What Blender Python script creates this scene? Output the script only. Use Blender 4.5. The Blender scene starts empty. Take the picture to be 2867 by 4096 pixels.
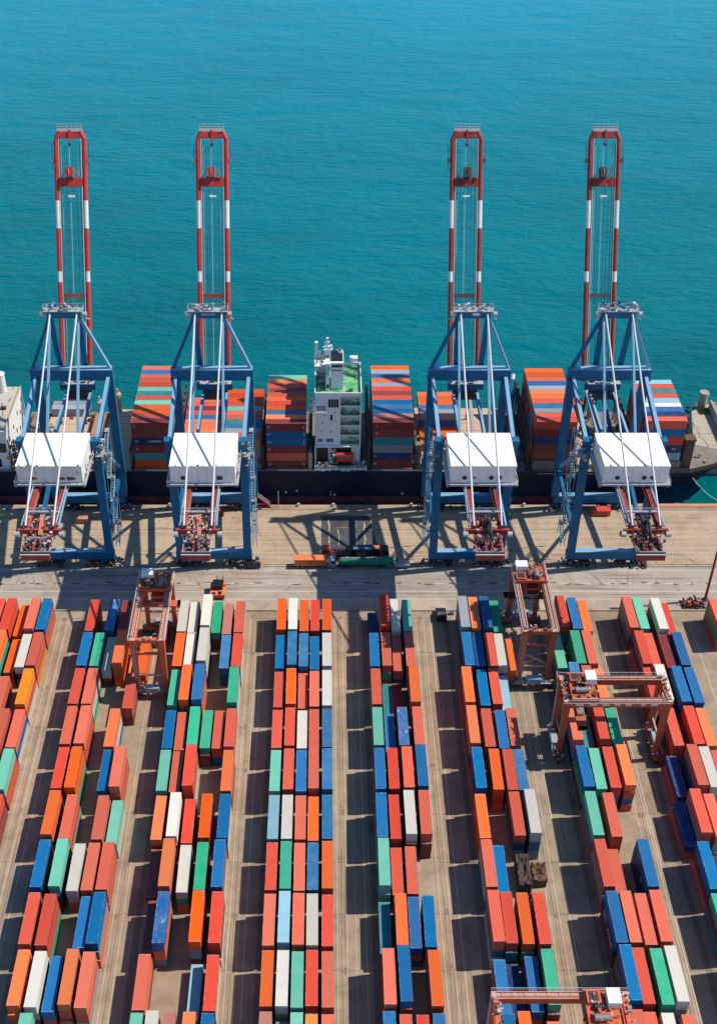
import bpy, math, random
from mathutils import Vector, Matrix
random.seed(7)
scene = bpy.context.scene
col = scene.collection
rad = math.radians

# ------------------------------------------------------------------ materials
MATS = {}
def nodes_of(name):
    m = bpy.data.materials.new(name); m.use_nodes = True
    nt = m.node_tree; b = nt.nodes['Principled BSDF']
    return m, nt, b, nt.nodes, nt.links
def mix(nt, fac, a, b, mode='MIX'):
    n = nt.nodes.new('ShaderNodeMix'); n.data_type = 'RGBA'; n.blend_type = mode
    for s, v in ((n.inputs[0], fac), (n.inputs[6], a), (n.inputs[7], b)):
        if hasattr(v, 'links'): nt.links.new(v, s)
        elif isinstance(v, (int, float)): s.default_value = v
        else: s.default_value = (*v, 1)
    return n.outputs[2]
def ramp(nt, src, p0, p1, v0=0., v1=1.):
    n = nt.nodes.new('ShaderNodeMapRange'); n.clamp = True
    n.inputs[1].default_value = p0; n.inputs[2].default_value = p1
    n.inputs[3].default_value = v0; n.inputs[4].default_value = v1
    nt.links.new(src, n.inputs[0]); return n.outputs[0]
def noise(nt, vec, scale, detail=3, rough=.55, w=None, stretch=None):
    if stretch:
        mp = nt.nodes.new('ShaderNodeMapping'); mp.inputs['Scale'].default_value = stretch
        nt.links.new(vec, mp.inputs[0]); vec = mp.outputs[0]
    n = nt.nodes.new('ShaderNodeTexNoise'); n.inputs['Scale'].default_value = scale
    n.inputs['Detail'].default_value = detail; n.inputs['Roughness'].default_value = rough
    if w is not None:
        n.noise_dimensions = '4D'; nt.links.new(w, n.inputs['W'])
    nt.links.new(vec, n.inputs['Vector']); return n.outputs[0]
def mul(nt, a, b):
    n = nt.nodes.new('ShaderNodeMath'); n.operation = 'MULTIPLY'
    for s, v in ((n.inputs[0], a), (n.inputs[1], b)):
        if hasattr(v, 'links'): nt.links.new(v, s)
        else: s.default_value = v
    return n.outputs[0]
def add_(nt, a, b):
    n = nt.nodes.new('ShaderNodeMath'); n.operation = 'ADD'
    for s, v in ((n.inputs[0], a), (n.inputs[1], b)):
        if hasattr(v, 'links'): nt.links.new(v, s)
        else: s.default_value = v
    return n.outputs[0]

def painted(name, rgb, rough=.5, fade=.3, dirt=.25, chip=0., chipcol=(.55, .56, .55), fadecol=None, varies=True, rust=0., edge=0.):
    """weathered paint on steel: sun-bleached areas, grime, chips down to primer"""
    if name in MATS: return MATS[name]
    m, nt, b, N, L = nodes_of(name)
    tc = N.new('ShaderNodeTexCoord'); v = tc.outputs['Object']
    oi = N.new('ShaderNodeObjectInfo'); w = mul(nt, oi.outputs['Random'], 37.)
    base = rgb
    fc = fadecol or tuple(.55 * c + .45 * (.45 if max(rgb) > .1 else .2) for c in rgb)
    c = mix(nt, ramp(nt, noise(nt, v, .45, 4, .6, w), .42, .72, 0, fade), base, fc)
    c = mix(nt, ramp(nt, noise(nt, v, 2.2, 4, .65, w, (1, .35, 1)), .5, .8, 0, fade * .8), c, fc)
    c = mix(nt, ramp(nt, noise(nt, v, .9, 5, .7, w), .52, .8, 0, dirt), c, (.09, .07, .055))
    if rust: c = mix(nt, ramp(nt, noise(nt, v, .6, 6, .75, w), .5, .66, 0, rust), c, (.16, .06, .03))
    if chip: c = mix(nt, ramp(nt, noise(nt, v, 1.3, 7, .8, w, (1, .5, 1)), .62 - chip, .66 - chip), c, chipcol)
    if edge:      # bleached, scuffed edges of the roof and corner posts
        sx = N.new('ShaderNodeSeparateXYZ'); L.new(v, sx.inputs[0])
        ab = []
        for k, (p0, p1) in enumerate(((1.06, 1.17), (5.85, 6.03))):
            a = N.new('ShaderNodeMath'); a.operation = 'ABSOLUTE'; L.new(sx.outputs[k], a.inputs[0]); ab.append(ramp(nt, a.outputs[0], p0, p1))
        mx = N.new('ShaderNodeMath'); mx.operation = 'MAXIMUM'; L.new(ab[0], mx.inputs[0]); L.new(ab[1], mx.inputs[1])
        ge = N.new('ShaderNodeNewGeometry'); sn = N.new('ShaderNodeSeparateXYZ'); L.new(ge.outputs['Normal'], sn.inputs[0])
        topm = ramp(nt, sn.outputs[2], .4, .6); mxo = mul(nt, mx.outputs[0], topm)
        em = mul(nt, mxo, ramp(nt, noise(nt, v, 1.4, 5, .75, w), .44, .6, 0, edge))
        c = mix(nt, em, c, tuple(.5 * x + .5 * y for x, y in zip(rgb, (.55, .53, .5))))
        rn = mul(nt, mxo, ramp(nt, noise(nt, v, 2.6, 5, .75, w), .6, .7, 0, .8)); c = mix(nt, rn, c, (.13, .06, .035))
        c = mix(nt, ramp(nt, noise(nt, v, .8, 6, .8, w), .655, .69, 0, .75), c, tuple(.35 * x + .02 for x in rgb))     # stains
    if varies:
        h = N.new('ShaderNodeHueSaturation')
        L.new(ramp(nt, oi.outputs['Random'], 0, 1, .76, 1.12), h.inputs['Value'])
        f = N.new('ShaderNodeMath'); f.operation = 'FRACT'; L.new(mul(nt, oi.outputs['Random'], 17.3), f.inputs[0])
        L.new(ramp(nt, f.outputs[0], 0, 1, .495, .506), h.inputs['Hue'])
        L.new(ramp(nt, f.outputs[0], 0, 1, 1.03, .93), h.inputs['Saturation'])
        L.new(c, h.inputs['Color']); c = h.outputs[0]
    L.new(c, b.inputs['Base Color']); b.inputs['Roughness'].default_value = rough
    b.inputs['Specular IOR Level'].default_value = .15 if edge else .25
    MATS[name] = m; return m
def plain(name, rgb, rough=.6, metal=0.):
    if name in MATS: return MATS[name]
    m, nt, b, N, L = nodes_of(name)
    tc = N.new('ShaderNodeTexCoord')
    c = mix(nt, ramp(nt, noise(nt, tc.outputs['Object'], 1.1, 4), .4, .75, 0, .35), rgb, tuple(x * .55 + .02 for x in rgb))
    L.new(c, b.inputs['Base Color']); b.inputs['Roughness'].default_value = rough; b.inputs['Metallic'].default_value = metal
    MATS[name] = m; return m
def ground_mat(name, rgb, dark, light, streak=None, joint=None):
    m, nt, b, N, L = nodes_of(name)
    tc = N.new('ShaderNodeTexCoord'); v = tc.outputs['Object']
    c = mix(nt, ramp(nt, noise(nt, v, .035, 5, .6), .38, .66), rgb, light)
    c = mix(nt, ramp(nt, noise(nt, v, .16, 6, .75), .46, .7, 0, .8), c, dark)
    c = mix(nt, ramp(nt, noise(nt, v, 3.2, 3, .8), .3, .75, 0, .42), c, tuple(x * .62 for x in rgb))
    c = mix(nt, ramp(nt, noise(nt, v, .075, 6, .75), .5, .7, 0, .55), c, tuple(x * .55 for x in rgb))
    if streak:
        c = mix(nt, ramp(nt, noise(nt, v, 1., 5, .7, None, streak), .52, .76, 0, .3), c, dark)
        c = mix(nt, ramp(nt, noise(nt, v, .63, 5, .7, None, tuple(s * 1.7 for s in streak)), .56, .78, 0, .28), c, light)
    c = mix(nt, ramp(nt, noise(nt, v, .42, 7, .8), .64, .72, 0, .6), c, tuple(x * .25 for x in rgb))   # oil spots
    L.new(c, b.inputs['Base Color']); b.inputs['Roughness'].default_value = .9
    b.inputs['Specular IOR Level'].default_value = .15
    bp = N.new('ShaderNodeBump'); bp.inputs['Strength'].default_value = .25; bp.inputs['Distance'].default_value = .05
    L.new(noise(nt, v, 2.5, 4), bp.inputs['Height']); L.new(bp.outputs[0], b.inputs['Normal'])
    return m

CC = {  # container paint: code -> (word, material)
 'R': ('red', painted('paint_red', (.58, .08, .04), .55, .22, .28, fadecol=(.57, .13, .08), edge=.85)),
 'O': ('orange', painted('paint_orange', (.72, .13, .022), .5, .16, .16, fadecol=(.72, .2, .075), edge=.85)),
 'Y': ('yellow orange', painted('paint_yellow_orange', (.74, .22, .018), .5, .16, .16, fadecol=(.72, .3, .08), edge=.85)),
 'D': ('maroon', painted('paint_maroon', (.21, .035, .035), .55, .3, .3, fadecol=(.3, .1, .09), edge=.85)),
 'B': ('blue', painted('paint_blue', (.004, .12, .31), .5, .25, .1, 0, fadecol=(.02, .18, .37), edge=.85)),
 'L': ('faded blue', painted('paint_faded_blue', (.02, .145, .32), .55, .6, .14, 0, fadecol=(.09, .24, .4), edge=.85)),
 'N': ('navy', painted('paint_navy', (.008, .035, .14), .5, .2, .2, edge=.85)),
 'W': ('off-white', painted('paint_off_white', (.56, .53, .45), .6, .5, .26, fadecol=(.64, .62, .56), edge=.85)),
 'G': ('green', painted('paint_green', (.025, .35, .19), .5, .4, .16, fadecol=(.1, .44, .3), edge=.85)),
 'M': ('mint green', painted('paint_mint', (.11, .43, .29), .55, .45, .2, fadecol=(.2, .5, .38), edge=.85)),
 'C': ('pale blue', painted('paint_pale_blue', (.2, .4, .48), .55, .5, .2, fadecol=(.33, .48, .52), edge=.85)),
 'T': ('teal', painted('paint_teal', (.01, .2, .22), .5, .3, .2, edge=.85)),
 'P': ('dusty pink', painted('paint_pink', (.48, .17, .13), .6, .4, .26, fadecol=(.5, .25, .2), edge=.85)),
 'K': ('grey', painted('paint_grey', (.25, .27, .31), .6, .4, .25, edge=.85)),
 'S': ('blotchy blue', painted('paint_blotchy', (.02, .14, .36), .5, .5, .2, .05, (.4, .58, .6), edge=.85)),
 'X': ('white-scuffed blue', painted('paint_scuffed', (.008, .12, .36), .5, .5, .15, .055, (.3, .42, .54), edge=.85)),
}
M = dict(
 blue=painted('crane_blue', (.005, .105, .23), .5, .3, .2, fadecol=(.04, .2, .35), varies=False),
 blue2=painted('crane_pale_blue', (.17, .34, .48), .45, .5, .2, fadecol=(.28, .42, .54), varies=False),
 red=painted('crane_red', (.46, .03, .022), .5, .12, .25, varies=False),
 rust=painted('crane_dull_red', (.27, .028, .02), .55, .2, .4, varies=False, rust=.3),
 rear=painted('rear_worn_red', (.3, .032, .022), .55, .3, .4, varies=False, rust=.4),
 salmon=painted('salmon_panel', (.5, .17, .1), .6, .4, .3, varies=False),
 tealwall=painted('teal_wall', (.07, .24, .2), .4, .7, .4, fadecol=(.34, .46, .42), varies=False),
 band=painted('crane_white_band', (.66, .64, .6), .5, .3, .3, varies=False, rust=.15),
 house=painted('house_white', (.8, .79, .76), .55, .1, .1, varies=False),
 houserust=painted('house_white_rusty', (.74, .73, .7), .6, .2, .2, varies=False, rust=.5),
 rod=painted('rod_grey', (.5, .52, .55), .4, .3, .2, varies=False),
 pipe=painted('galvanised', (.36, .37, .37), .45, .4, .3, varies=False),
 darkmetal=plain('dark_metal', (.035, .036, .04), .5, .3),
 grey=plain('machine_grey', (.2, .2, .2), .55, .2),
 rtg=painted('gantry_orange', (.4, .085, .035), .55, .3, .4, varies=False, rust=.5, fadecol=(.46, .18, .11)),
 rtg2=painted('gantry_bright_orange', (.55, .1, .035), .5, .35, .25, varies=False, rust=.3, fadecol=(.6, .24, .16)),
 rtgtop=painted('gantry_pale', (.52, .3, .22), .6, .5, .4, varies=False, rust=.35),
 tyre=plain('tyre', (.018, .018, .02), .8),
 glass=plain('window_glass', (.02, .035, .05), .08),
 white=painted('white_paint', (.72, .71, .68), .5, .3, .2, varies=False),
 shipwhite=painted('ship_white', (.74, .78, .76), .5, .3, .14, varies=False),
 decks=painted('deck_green', (.02, .27, .11), .7, .9, .35, fadecol=(.36, .5, .24), varies=False),
 hull=painted('hull_navy', (.002, .0055, .03), .55, .1, .06, varies=False),
 boot=painted('hull_red', (.2, .02, .035), .55, .3, .2, varies=False),
 deck=painted('deck_grey', (.16, .14, .12), .8, .6, .5, varies=False, fadecol=(.32, .27, .22)),
 hatch=painted('hatch_tan', (.46, .33, .21), .75, .5, .35, varies=False, fadecol=(.5, .4, .3)),
 hatch2=painted('hatch_orange', (.4, .17, .07), .75, .5, .4, varies=False),
 lash=painted('lashing_brown', (.075, .055, .05), .7, .3, .4, varies=False),
 rustbox=painted('rusted_steel', (.1, .052, .03), .85, .5, .6, fadecol=(.26, .16, .09), varies=False, rust=.5),
 rustdark=painted('rusted_dark', (.05, .033, .028), .85, .5, .5, fadecol=(.14, .1, .08), varies=False),
 coping=painted('coping_terracotta', (.5, .21, .12), .85, .4, .3, varies=False),
 green=painted('tank_green', (.01, .2, .1), .3, .2, .15, varies=False),
 lorryorange=painted('lorry_orange', (.68, .17, .04), .5, .3, .15, varies=False),
 black=plain('black_paint', (.012, .013, .016), .25),
 yellow=plain('yellow_paint', (.5, .3, .03), .5),
 signred=plain('sign_red', (.55, .05, .03), .5),
 line=plain('line_white', (.56, .53, .48), .8),
 lineworn=plain('line_worn', (.46, .39, .3), .9),
 dark=plain('crack_dark', (.055, .048, .042), .95),
 rock=plain('rock', (.16, .14, .12), .95),
 grass=plain('grass_green', (.13, .2, .04), .95),
 soil=plain('soil', (.33, .26, .15), .95),
 pier=ground_mat('pier_concrete', (.42, .37, .3), (.26, .22, .17), (.5, .45, .38)),
 tarp2=painted('roof_grey_tan', (.42, .37, .31), .8, .6, .4, fadecol=(.5, .47, .42), varies=False),
 tarp=plain('faded_tarp', (.3, .31, .33), .8),
)
M['yard'] = ground_mat('yard_concrete', (.31, .238, .165), (.18, .135, .096), (.38, .298, .212), (.9, .02, 1))
M['apron'] = ground_mat('apron_concrete', (.4, .3, .205), (.22, .162, .112), (.46, .36, .26), (.025, .6, 1))
M['road'] = ground_mat('road_asphalt', (.36, .305, .245), (.22, .185, .15), (.42, .365, .3), (.03, .7, 1))
M['kerb'] = ground_mat('kerb_strip', (.41, .33, .25), (.24, .19, .145), (.46, .385, .31), (.03, .7, 1))

# ------------------------------------------------------------------ mesh helpers
class MB:
    def __init__(s, off=(0, 0, 0)):
        s.v = []; s.f = []; s.m = []; s.mats = []; s.off = Vector(off); s.smooth = []
    def mi(s, mat):
        if mat not in s.mats: s.mats.append(mat)
        return s.mats.index(mat)
    def add(s, vs, fs, mat, smooth=False):
        n = len(s.v); s.v += [tuple(Vector(p) - s.off) for p in vs]
        k = s.mi(mat)
        for f in fs: s.f.append(tuple(n + i for i in f)); s.m.append(k); s.smooth.append(smooth)
        return s
    def hexa(s, p, mat):     # 8 points, bottom ring then top ring
        return s.add(p, [(3, 2, 1, 0), (4, 5, 6, 7), (0, 1, 5, 4), (1, 2, 6, 5), (2, 3, 7, 6), (3, 0, 4, 7)], mat)
    def box(s, x0, x1, y0, y1, z0, z1, mat):
        return s.hexa([(x0, y0, z0), (x1, y0, z0), (x1, y1, z0), (x0, y1, z0), (x0, y0, z1), (x1, y0, z1), (x1, y1, z1), (x0, y1, z1)], mat)
    def cbox(s, c, d, mat):
        return s.box(c[0] - d[0] / 2, c[0] + d[0] / 2, c[1] - d[1] / 2, c[1] + d[1] / 2, c[2] - d[2] / 2, c[2] + d[2] / 2, mat)
    def frame(s, a, b, up=(0, 0, 1)):
        d = (Vector(b) - Vector(a)).normalized(); u = Vector(up)
        if abs(d.dot(u)) > .98: u = Vector((0, 1, 0))
        x = d.cross(u).normalized(); return d, x, x.cross(d).normalized()
    def beam(s, a, b, w, h, mat, up=(0, 0, 1), w2=None, h2=None):
        a, b = Vector(a), Vector(b); d, x, y = s.frame(a, b, up)
        w2 = w2 or w; h2 = h2 or h
        r = lambda c, ww, hh: [c - x * ww / 2 - y * hh / 2, c + x * ww / 2 - y * hh / 2, c + x * ww / 2 + y * hh / 2, c - x * ww / 2 + y * hh / 2]
        return s.hexa(r(a, w, h) + r(b, w2, h2), mat)
    def tube(s, a, b, r, mat, n=8, r2=None, caps=True):
        a, b = Vector(a), Vector(b); d, x, y = s.frame(a, b); r2 = r if r2 is None else r2
        vs = [];
        for c, rr in ((a, r), (b, r2)):
            vs += [c + x * rr * math.cos(2 * math.pi * i / n) + y * rr * math.sin(2 * math.pi * i / n) for i in range(n)]
        s.add(vs, [(i, (i + 1) % n, n + (i + 1) % n, n + i) for i in range(n)], mat, n > 6)
        if caps:
            s.add(vs, [tuple(range(n - 1, -1, -1)), tuple(range(n, 2 * n))], mat)
        return s
    def path(s, pts, r, mat, n=5):
        for a, b in zip(pts, pts[1:]): s.tube(a, b, r, mat, n)
        return s
    def rail(s, pts, mat, h=1.1, r=.045, step=2.):
        for z in (h, h * .5): s.path([Vector(p) + Vector((0, 0, z)) for p in pts], r, mat, 4)
        for a, b in zip(pts, pts[1:]):
            a, b = Vector(a), Vector(b); k = max(1, round((b - a).length / step))
            for i in range(k + 1):
                q = a.lerp(b, i / k); s.tube(q, q + Vector((0, 0, h)), r, mat, 4)
        return s
    def prof(s, pts, x0, x1, mat, axis='x'):   # outline in (y,z) pushed along x (or (x,z) along y)
        n = len(pts)
        if axis == 'x': vs = [(x0, p[0], p[1]) for p in pts] + [(x1, p[0], p[1]) for p in pts]
        else: vs = [(p[0], x0, p[1]) for p in pts] + [(p[0], x1, p[1]) for p in pts]
        return s.add(vs, [tuple(range(n)), tuple(range(2 * n - 1, n - 1, -1))] + [(i, n + i, n + (i + 1) % n, (i + 1) % n) for i in range(n)], mat)
    def build(s, name, parent=None, label=None, loc=None):
        me = bpy.data.meshes.new(name); me.from_pydata(s.v, [], s.f)
        for m in s.mats: me.materials.append(m)
        me.polygons.foreach_set('material_index', s.m); me.polygons.foreach_set('use_smooth', s.smooth)
        import bmesh
        bm = bmesh.new(); bm.from_mesh(me); bmesh.ops.recalc_face_normals(bm, faces=bm.faces); bm.to_mesh(me); bm.free()
        me.update()
        o = bpy.data.objects.new(name, me); col.objects.link(o)
        if parent: o.parent = parent
        if label: o['label'] = label
        if loc: o.location = loc
        return o
def thing(name, label, cat, loc=(0, 0, 0), rz=0, group=None):
    o = bpy.data.objects.new(name, None); col.objects.link(o); o.empty_display_size = .5
    o.location = loc; o.rotation_euler = (0, 0, rz); o['label'] = label; o['category'] = cat
    if group: o['group'] = group
    return o
def tag(o, label, cat, group=None):
    o['label'] = label; o['category'] = cat
    if group: o['group'] = group
    return o
def structure(o): o['kind'] = 'structure'; return o
def attach(mesh_obj_data, name, parent, loc=(0, 0, 0), rot=(0, 0, 0)):
    o = bpy.data.objects.new(name, mesh_obj_data); col.objects.link(o); o.parent = parent; o.location = loc; o.rotation_euler = rot; return o
ORD = 'first second third fourth fifth sixth seventh eighth ninth tenth eleventh twelfth thirteenth'.split()

def text_on(name, s, size, mat, parent, loc, rot, extr=.01):
    cu = bpy.data.curves.new(name, 'FONT'); cu.body = s; cu.size = size; cu.extrude = extr; cu.align_x = 'CENTER'; cu.align_y = 'CENTER'
    o = bpy.data.objects.new(name, cu); cu.materials.append(mat)
    dg = bpy.context.evaluated_depsgraph_get(); col.objects.link(o); bpy.context.view_layer.update()
    me = bpy.data.meshes.new_from_object(o.evaluated_get(bpy.context.evaluated_depsgraph_get()))
    bpy.data.objects.remove(o); q = bpy.data.objects.new(name, me); col.objects.link(q); q.parent = parent; q.location = loc; q.rotation_euler = rot
    return q

# ------------------------------------------------------------------ world, sun, camera
SUN_EL = 52.5
wd = bpy.data.worlds.new('World'); scene.world = wd; wd.use_nodes = True
nt = wd.node_tree; sky = nt.nodes.new('ShaderNodeTexSky'); sky.sky_type = 'NISHITA'; sky.sun_disc = False
sky.sun_elevation = rad(SUN_EL); sky.sun_rotation = rad(82); sky.altitude = 0; sky.air_density = 1; sky.dust_density = .25; sky.ozone_density = 3.5
bg = nt.nodes['Background']; bg.inputs[1].default_value = .135; hs = nt.nodes.new('ShaderNodeHueSaturation'); hs.inputs['Saturation'].default_value = 1.2; nt.links.new(sky.outputs[0], hs.inputs['Color']); nt.links.new(hs.outputs[0], bg.inputs[0])
sl = bpy.data.lights.new('Sun', 'SUN'); sl.energy = 5; sl.angle = rad(.53); sl.color = (1, .91, .79)
so = bpy.data.objects.new('Sun', sl); col.objects.link(so); so.rotation_euler = (0, rad(90 - SUN_EL), rad(8)); so.location = (300, 0, 300)
H = 231.74
cd = bpy.data.cameras.new('Camera'); cam = bpy.data.objects.new('Camera', cd); col.objects.link(cam); scene.camera = cam
cam.location = (0, 0, H); cam.rotation_euler = (rad(90 - 38.2), 0, 0)
cd.sensor_fit = 'VERTICAL'; cd.sensor_height = 24; cd.lens = 2716.9 / 2296 * 24; cd.shift_x = (803.5 - 727) / 2296
cd.clip_start = 1; cd.clip_end = 20000
scene.view_settings.view_transform = 'Standard'; scene.view_settings.look = 'None'; scene.view_settings.exposure = .17; scene.view_settings.gamma = 1
# ------------------------------------------------------------------ sea
def sea_mat():
    m, nt, b, N, L = nodes_of('sea_water')
    tc = N.new('ShaderNodeTexCoord'); v = tc.outputs['Object']
    c = mix(nt, ramp(nt, noise(nt, v, .006, 5, .65, None, (.5, 1, 1)), .36, .64), (.0, .078, .086), (.0, .117, .124))
    c = mix(nt, ramp(nt, noise(nt, v, .02, 4, .6, None, (.3, 1, 1)), .42, .7, 0, .6), c, (.0, .135, .148))
    sp = N.new('ShaderNodeSeparateXYZ'); L.new(v, sp.inputs[0])          # sky reflection painted into the colour: paler and bluer offshore, greener inshore
    off = add_(nt, sp.outputs[1], mul(nt, noise(nt, v, .0035, 3), 260.)); off = add_(nt, off, mul(nt, sp.outputs[0], .12))
    c = mix(nt, ramp(nt, off, 420, 1150), c, (.0, .26, .39)); c = mix(nt, ramp(nt, off, 330, 480, .6, 0), c, (.0, .092, .088))
    L.new(c, b.inputs['Base Color']); b.inputs['Roughness'].default_value = .16; b.inputs['IOR'].default_value = 1.18; b.inputs['Specular IOR Level'].default_value = .08; b.inputs['Specular Tint'].default_value = (.35, .8, 1, 1)
    mp = N.new('ShaderNodeMapping'); mp.inputs['Rotation'].default_value = (0, 0, rad(-14)); mp.inputs['Scale'].default_value = (.45, 1, 1)
    L.new(v, mp.inputs[0]); v2 = mp.outputs[0]
    h = add_(nt, mul(nt, noise(nt, v2, .32, 5, .62), 1.), mul(nt, noise(nt, v2, .055, 4, .6), 2.6))
    h = add_(nt, h, mul(nt, noise(nt, v2, 1.3, 3, .6), .22))
    bp = N.new('ShaderNodeBump'); bp.inputs['Strength'].default_value = .9; bp.inputs['Distance'].default_value = 1.9
    L.new(h, bp.inputs['Height']); L.new(bp.outputs[0], b.inputs['Normal'])
    return m
S = 9000
structure(MB().add([(-S, 297.8, -3.5), (S, 297.8, -3.5), (S, 2 * S, -3.5), (-S, 2 * S, -3.5)], [(0, 1, 2, 3)], sea_mat()).build('sea'))

# ------------------------------------------------------------------ terminal ground
QE = 298.15
g = MB(); g.add([(-700, -250, 0), (700, -250, 0), (700, 250, 0), (-700, 250, 0)], [(0, 1, 2, 3)], M['yard'])
structure(g.build('yard_ground'))
g = MB(); g.add([(-700, 268.6, 0), (700, 268.6, 0), (700, QE, 0), (-700, QE, 0)], [(0, 1, 2, 3)], M['apron'])
structure(g.build('quay_apron'))
structure(MB().box(-700, 700, QE - .6, QE, -9, -.01, M['pier']).build('quay_wall'))
g = MB(); g.add([(-700, 254.7, 0), (700, 254.7, 0), (700, 268.6, 0), (-700, 268.6, 0)], [(0, 1, 2, 3)], M['road'])
structure(g.build('quay_road'))
g = MB(); g.add([(-700, 250, 0), (700, 250, 0), (700, 254.7, 0), (-700, 254.7, 0)], [(0, 1, 2, 3)], M['kerb'])
structure(g.build('pavement'))
structure(MB().box(96.5, 700, QE - 1.3, QE + .2, .004, .3, M['coping']).build('quay_coping'))
structure(MB().box(-700, 700, 249.75, 250.15, .0, .16, M['kerb']).build('yard_kerb'))
# joints and rail grooves
g = MB()
for y in (249.45, 268.45, 295.4): g.box(-700, 700, y, y + .28, .003, .006, M['dark'])
for y in (269.55, 296.3): g.box(-700, 700, y, y + .22, .003, .008, M['dark'])
structure(g.build('rail_groove'))
g = MB()
for i, y in enumerate((272.7, 274.9, 277.2, 279.8, 282.3, 284.8, 287.6, 290.4)): g.box(-700, 700, y, y + .2, .003, .006, M['lineworn'])
structure(g.build('slab_joint'))
M['patch'] = ground_mat('painted_shade_patch', (.07, .07, .078), (.045, .046, .052), (.11, .11, .115), (.5, .05, 1))
g = MB(); g.add([(-.9, 271.4, .0085), (16.9, 271.4, .0085), (13.6, 292.6, .0085), (-.9, 292.6, .0085)], [(0, 1, 2, 3)], M['patch']); structure(g.build('painted_shade_patch'))  # dark sheet paints a cast shadow onto the apron
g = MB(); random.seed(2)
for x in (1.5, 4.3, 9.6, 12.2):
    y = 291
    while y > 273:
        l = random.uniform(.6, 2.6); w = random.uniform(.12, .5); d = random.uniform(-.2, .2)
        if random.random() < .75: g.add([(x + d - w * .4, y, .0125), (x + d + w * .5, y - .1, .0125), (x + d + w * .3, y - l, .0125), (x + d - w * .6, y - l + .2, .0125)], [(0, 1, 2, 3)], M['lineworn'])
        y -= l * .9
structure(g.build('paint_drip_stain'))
g = MB()
for y in (257.75, 254.55, 267.0): g.box(-700, 700, y, y + .17, .003, .007, M['line'])
x = -160.
while x < 200:
    g.box(x, x + 2.2, 261.2, 261.42, .003, .007, M['line']); x += 6.0
for x in (-68.4, -43.6, -16.9, 9.0, 29.3, 53.2, 75.9, 101): g.box(x - .055, x + .055, 60, 245.5, .003, .007, M['line'])
for x in (6.8, -71.2): g.box(x - .05, x + .05, 60, 244, .003, .007, M['lineworn'])
for k in ():     # bay marks
    y = 246.9 - 13.371 * (k - 1)
    for x in (-70.2, -45.6, -18.8, 4.6, 27.9, 51.3, 74.0): g.box(x - 1.6, x + 1.3, y - .06, y + .06, .0035, .0065, M['lineworn'])
structure(g.build('road_markings'))
g = MB()
random.seed(5)
for x0 in (-73.2, -45.9, -20.7, 2.6, 25.0, 48.6, 72.9):
    for d in (0, 2.1): g.box(x0 + d, x0 + d + .34, 60, 246.5, .0, .07, M['kerb'])
structure(g.build('runway_kerb'))
g = MB()
for k in range(1, 14):
    y = 246.55 - 13.371 * (k - 1)
    for xa, xb in ((-74, -64), (-46.5, -39.3), (-21.5, -13), (2, 11.8), (24, 35), (47.6, 59.6), (72, 81.6)):
        p = xa
        while p < xb:
            q = min(xb, p + random.uniform(1.2, 3)); yy = y + random.uniform(-.06, .06)
            g.box(p, q, yy, yy + random.uniform(.05, .13), .003, .006, M['dark']); p = q
for xs in (-71.9, -44.6, -19.6, 3.7, 26.1, 49.8, 74.2):
    y = 60
    while y < 246:
        q = min(246, y + random.uniform(2, 6)); d = random.uniform(-.05, .05)
        g.box(xs + d, xs + d + random.uniform(.05, .11), y, q, .003, .006, M['dark']); y = q
structure(g.build('pavement_crack'))
# oil stains along the middle of the road and at the bay marks: thin sheets of an irregular outline
def blot(g, cx, cy, rx, ry, z=.005, n=16, mat=None):
    vs = []
    for i in range(n):
        a = 2 * math.pi * i / n; k = random.uniform(.55, 1.2); vs.append((cx + rx * k * math.cos(a), cy + ry * k * math.sin(a), z))
    g.add([(cx, cy, z)] + vs, [(0, 1 + i, 1 + (i + 1) % n) for i in range(n)], mat or M['stain'])
M['stain'] = plain('oil_stain', (.1, .078, .06), .9)
M['stain2'] = plain('rubber_stain', (.2, .145, .1), .9)
g = MB(); x = -95
while x < 120:
    x += random.uniform(2, 7); blot(g, x, 261.3 + random.uniform(-.5, .5), random.uniform(.5, 1.7), random.uniform(.18, .45), .0095 + random.uniform(0, .002))
for _ in range(70): blot(g, random.uniform(-95, 120), random.uniform(256, 292), random.uniform(.15, .4), random.uniform(.12, .3), .0095 + random.uniform(0, .002))
for k in range(1, 12):
    y = 246.9 - 13.371 * (k - 1)
    for x in (-71.8, -45.0, -19.8, 4.2, 27, 50.4, 73.9):
        if random.random() < .8:
            blot(g, x + random.uniform(-.8, .8), y + random.uniform(-.9, .9), random.uniform(.5, 1.0), random.uniform(.5, 1.1), .0095 + random.uniform(0, .002), mat=M['stain2'])
structure(g.build('oil_stain'))

# tyre marks and dirty gutters
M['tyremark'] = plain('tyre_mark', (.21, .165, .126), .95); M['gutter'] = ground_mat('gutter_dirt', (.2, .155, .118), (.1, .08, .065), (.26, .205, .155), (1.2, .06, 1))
g = MB(); random.seed(17); zt = .0125
def streak(x0, y0, x1, y1, w):
    d = Vector((x1 - x0, y1 - y0, 0)); n = Vector((-d.y, d.x, 0)).normalized() * w / 2; a = Vector((x0, y0, zt + random.uniform(0, .004))); k = a + d
    q = a + d * random.uniform(.3, .6) + n * random.uniform(-1.5, 1.5)
    g.add([a, q - n, k, q + n], [(0, 1, 2, 3)], M['tyremark'])
for x in (-71.2, -69.6, -47.0, -45.2, -42.5, -20.6, -18.2, -15.6, 3.4, 4.9, 7.8, 26.4, 28.2, 31, 49.6, 51.6, 55, 73.2, 74.8, 77.6):
    for _ in range(3): y = random.uniform(110, 240); l = random.uniform(8, 26); dx = random.uniform(-.6, .6); streak(x + dx, y - l, x + dx + random.uniform(-.4, .4), y, random.uniform(.2, .6))
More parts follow.
